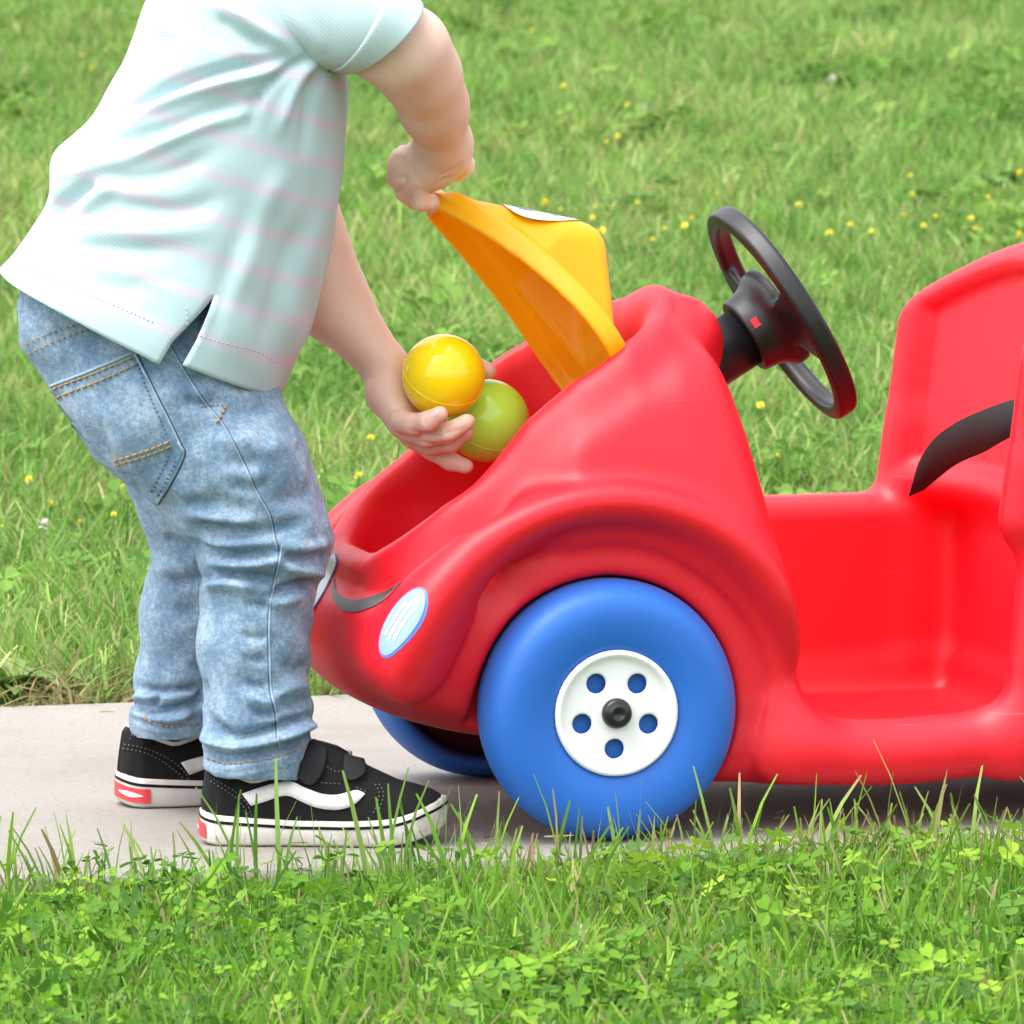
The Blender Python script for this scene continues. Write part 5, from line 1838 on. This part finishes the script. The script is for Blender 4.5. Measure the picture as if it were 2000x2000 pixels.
# clippings lying on the concrete, thick near the edges
clip_c = tuft_collection('clipping', [blade_mesh('clipping', 2, 0.012, 0.010, 0.024, 0.0022, 0.2, 700 + i, GREENS + [(0.30, 0.24, 0.12), (0.24, 0.17, 0.09)], 0.6, 0.35) for i in range(6)])
nk = 260
sk_ = RNG.uniform(-2.5, 2.5, nk)
tk_ = np.where(RNG.uniform(size=nk) < 0.45, PATH_FAR - np.abs(RNG.normal(0, 0.06, nk)) - 0.004, np.where(RNG.uniform(size=nk) < 0.7, PATH_NEAR + np.abs(RNG.normal(0, 0.05, nk)) + 0.004, RNG.uniform(PATH_NEAR, PATH_FAR, nk)))
Pk = O + np.outer(sk_, AX) + np.outer(tk_, LT); Pk[:, 2] = 0.0015
scatter('grass_clippings', Pk, np.stack([np.full(nk, 1.5), RNG.uniform(-0.1, 0.1, nk), RNG.uniform(0, 6.28, nk)], 1), RNG.uniform(0.6, 1.2, nk), RNG.integers(0, 6, nk), clip_c, 'loose grass clippings lying on the concrete path')

# ------------------------------------------------------------------ wildflowers, one object each
def lawn_at(px, py, up=0.0):
    p = on_ground(px, py, up)
    for _ in range(6):
        p = on_ground(px, py, float(ground_z(np.array([p[0]]), np.array([p[1]]))[0]) + up)
    return p


def puff(r, n, seed):
    g = np.random.default_rng(seed)
    sp = Soup()
    for i in range(n):
        z = 1 - 1.5 * (i + 0.5) / n
        a = i * 2.4
        q = math.sqrt(max(0, 1 - z * z))
        d = np.array([q * math.cos(a), q * math.sin(a), z])
        t1 = np.cross(d, [0.3, 0.2, 1]); t1 /= np.linalg.norm(t1); t2 = np.cross(d, t1)
        c = d * r * 0.55; e = d * r * g.uniform(0.9, 1.15)
        k = r * 0.32
        sp.add([c - t1 * k * 0.5, c + t1 * k * 0.5, e + t1 * k, e + d * k * 0.4, e - t1 * k], [(0, 1, 2, 3, 4)])
    return sp


HEIGHT = 0.055
fl_mesh, st_mesh = [], None
for kind, (r, mt) in enumerate(((0.0034, 'petal'), (0.0042, 'petal'), (0.0065, 'petal_white'))):
    sp = puff(r, 26, kind)
    me = bpy.data.meshes.new('blossom'); me.from_pydata(sp.V, [], sp.F); me.materials.append(M[mt]); fl_mesh.append(me)
V, F = tube([(0, 0, -HEIGHT - 0.01), (0.004, 0.001, -HEIGHT * 0.5), (0, 0, 0.0)], 0.0008, 5)
st_mesh = bpy.data.meshes.new('stem'); st_mesh.from_pydata([tuple(v) for v in V], [], F); st_mesh.materials.append(M['stem'])
flowers = [(58, 938), (156, 1020), (222, 1005), (242, 952), (100, 985), (0, 1032), (1070, 80), (1185, 278), (1065, 397), (1095, 410), (1162, 404), (1157, 425), (1174, 452), (1297, 447), (1337, 441), (1275, 468), (1245, 397),
           (1402, 380), (1765, 422), (1782, 380), (1778, 345), (1804, 441), (1828, 424), (1860, 398), (1895, 428), (1905, 448), (1930, 385), (1945, 405), (1990, 340),
           (1485, 792), (778, 852), (724, 1085 - 230), (1080, 700 - 260), (640, 500 - 60), (985, 480 - 70), (1225, 205), (1205, 268), (1100, 168), (160, 108), (178, 135), (1990, 1020 - 560), (1350, 428), (1520, 1000 - 110), (1560, 400), (1620, 455), (1660, 440), (1702, 452), (300, 930), (700, 930), (1040, 60)]
for i, (px, py) in enumerate(flowers):
    p = lawn_at(px, py, HEIGHT)
    k = 1 if i % 4 == 0 else 0
    o = bpy.data.objects.new('wildflower', fl_mesh[k]); COL.objects.link(o)
    o.location = p; o.rotation_euler = (RNG.uniform(-0.3, 0.3), RNG.uniform(-0.3, 0.3), RNG.uniform(0, 6))
    o.scale = [RNG.uniform(0.75, 1.15)] * 3
    c = bpy.data.objects.new('stem', st_mesh); COL.objects.link(c); c.parent = o
    where = ('behind the legs of the child', 'flowers behind the legs') if (px < 800 and py > 800) else ('between the yellow hood and the steering wheel', 'flowers behind the hood') if (900 < px < 1450 and 330 < py < 500) \
        else ('above the red seat back', 'flowers above the seat') if (px > 1700 and 330 < py < 500) else ('seen through the gap under the steering wheel', 'flowers below the steering wheel') if (px > 1400 and py > 700) \
        else ('beside the raised arm and shirt', 'flowers near the arm') if px < 1000 else ('high up towards the top', 'flowers far up the lawn')
    tag(o, 'small yellow wildflower in the lawn, ' + where[0], 'flower', 'yellow ' + where[1])
for (px, py) in ((86, 1026), (1625, 155), (1255, 212)):
    p = lawn_at(px, py, HEIGHT)
    o = bpy.data.objects.new('clover_flower', fl_mesh[2]); COL.objects.link(o)
    o.location = p
    c = bpy.data.objects.new('stem', st_mesh); COL.objects.link(c); c.parent = o
    tag(o, 'small whitish clover blossom in the lawn behind the path', 'flower', 'white clover blossoms in the lawn')


# ------------------------------------------------------------------ broad-leaved weeds
def leaf_shape(L, w, fold, arch, seed, wav=0.05):
    g = np.random.default_rng(seed)
    n = 9
    V, C = [], []
    for i in range(n):
        t = i / (n - 1)
        ww = w * (math.sin(math.pi * min(1, t * 0.92 + 0.08)) ** 0.75) * (1 + wav * math.sin(t * 19 + seed))
        if t < 0.22: ww = w * (0.12 + 1.2 * t)
        x, z = L * t * (1 - 0.12 * t), arch * L * (t - 1.25 * t * t)
        for s_ in (-1, -0.5, 0, 0.5, 1):
            V.append((x, ww * s_, z + fold * abs(s_) * ww)); C.append((0.13, 0.24, 0.05) if s_ else (0.22, 0.31, 0.11))
    me = bpy.data.meshes.new('leaf')
    fast_mesh(me, np.array(V), grid_faces(n, 5))
    me.polygons.foreach_set('use_smooth', [True] * len(me.polygons))
    at_ = me.color_attributes.new('Col', 'FLOAT_COLOR', 'POINT')
    at_.data.foreach_set('color', np.concatenate([np.array(C), np.ones((len(C), 1))], 1).astype(np.float32).ravel())
    me.materials.append(M['weed'])
    return me


leaves = [leaf_shape(0.055, 0.015, 0.35, 0.5, i) for i in range(4)]


def weed(p, n, scale, label, seed):
    g = np.random.default_rng(seed)
    r_ = empty('weed_plant', tuple(p))
    tag(r_, label, 'weed')
    for i in range(n):
        o = bpy.data.objects.new('leaf', leaves[i % 4]); COL.objects.link(o); o.parent = r_
        o.rotation_euler = (g.uniform(-0.2, 0.2), g.uniform(-0.75, -0.25), 2 * math.pi * i / n + g.uniform(-0.4, 0.4))
        o.scale = [scale * g.uniform(0.75, 1.2)] * 3
        o.location = (0, 0, 0.004)
    return r_


def lawn_pt(s_, t_):
    q = O + AX * s_ + LT * t_
    q[2] = float(ground_z(np.array([q[0]]), np.array([q[1]]))[0])
    return q


p = on_ground(18, 1366, -0.008); weed(p, 9, 1.0, 'broad-leaved weed at the path edge at the left of the picture', 1)
p = on_ground(98, 1360, -0.008); weed(p, 6, 0.75, 'smaller broad-leaved weed on the bare earth beside the path', 2)
p = lawn_at(1262, 440); weed(p, 6, 1.3, 'upright green weed in the lawn above the steering column', 3)
p = lawn_at(1945, 400); weed(p, 8, 1.5, 'dark leafy weed in the lawn above the seat back', 4)
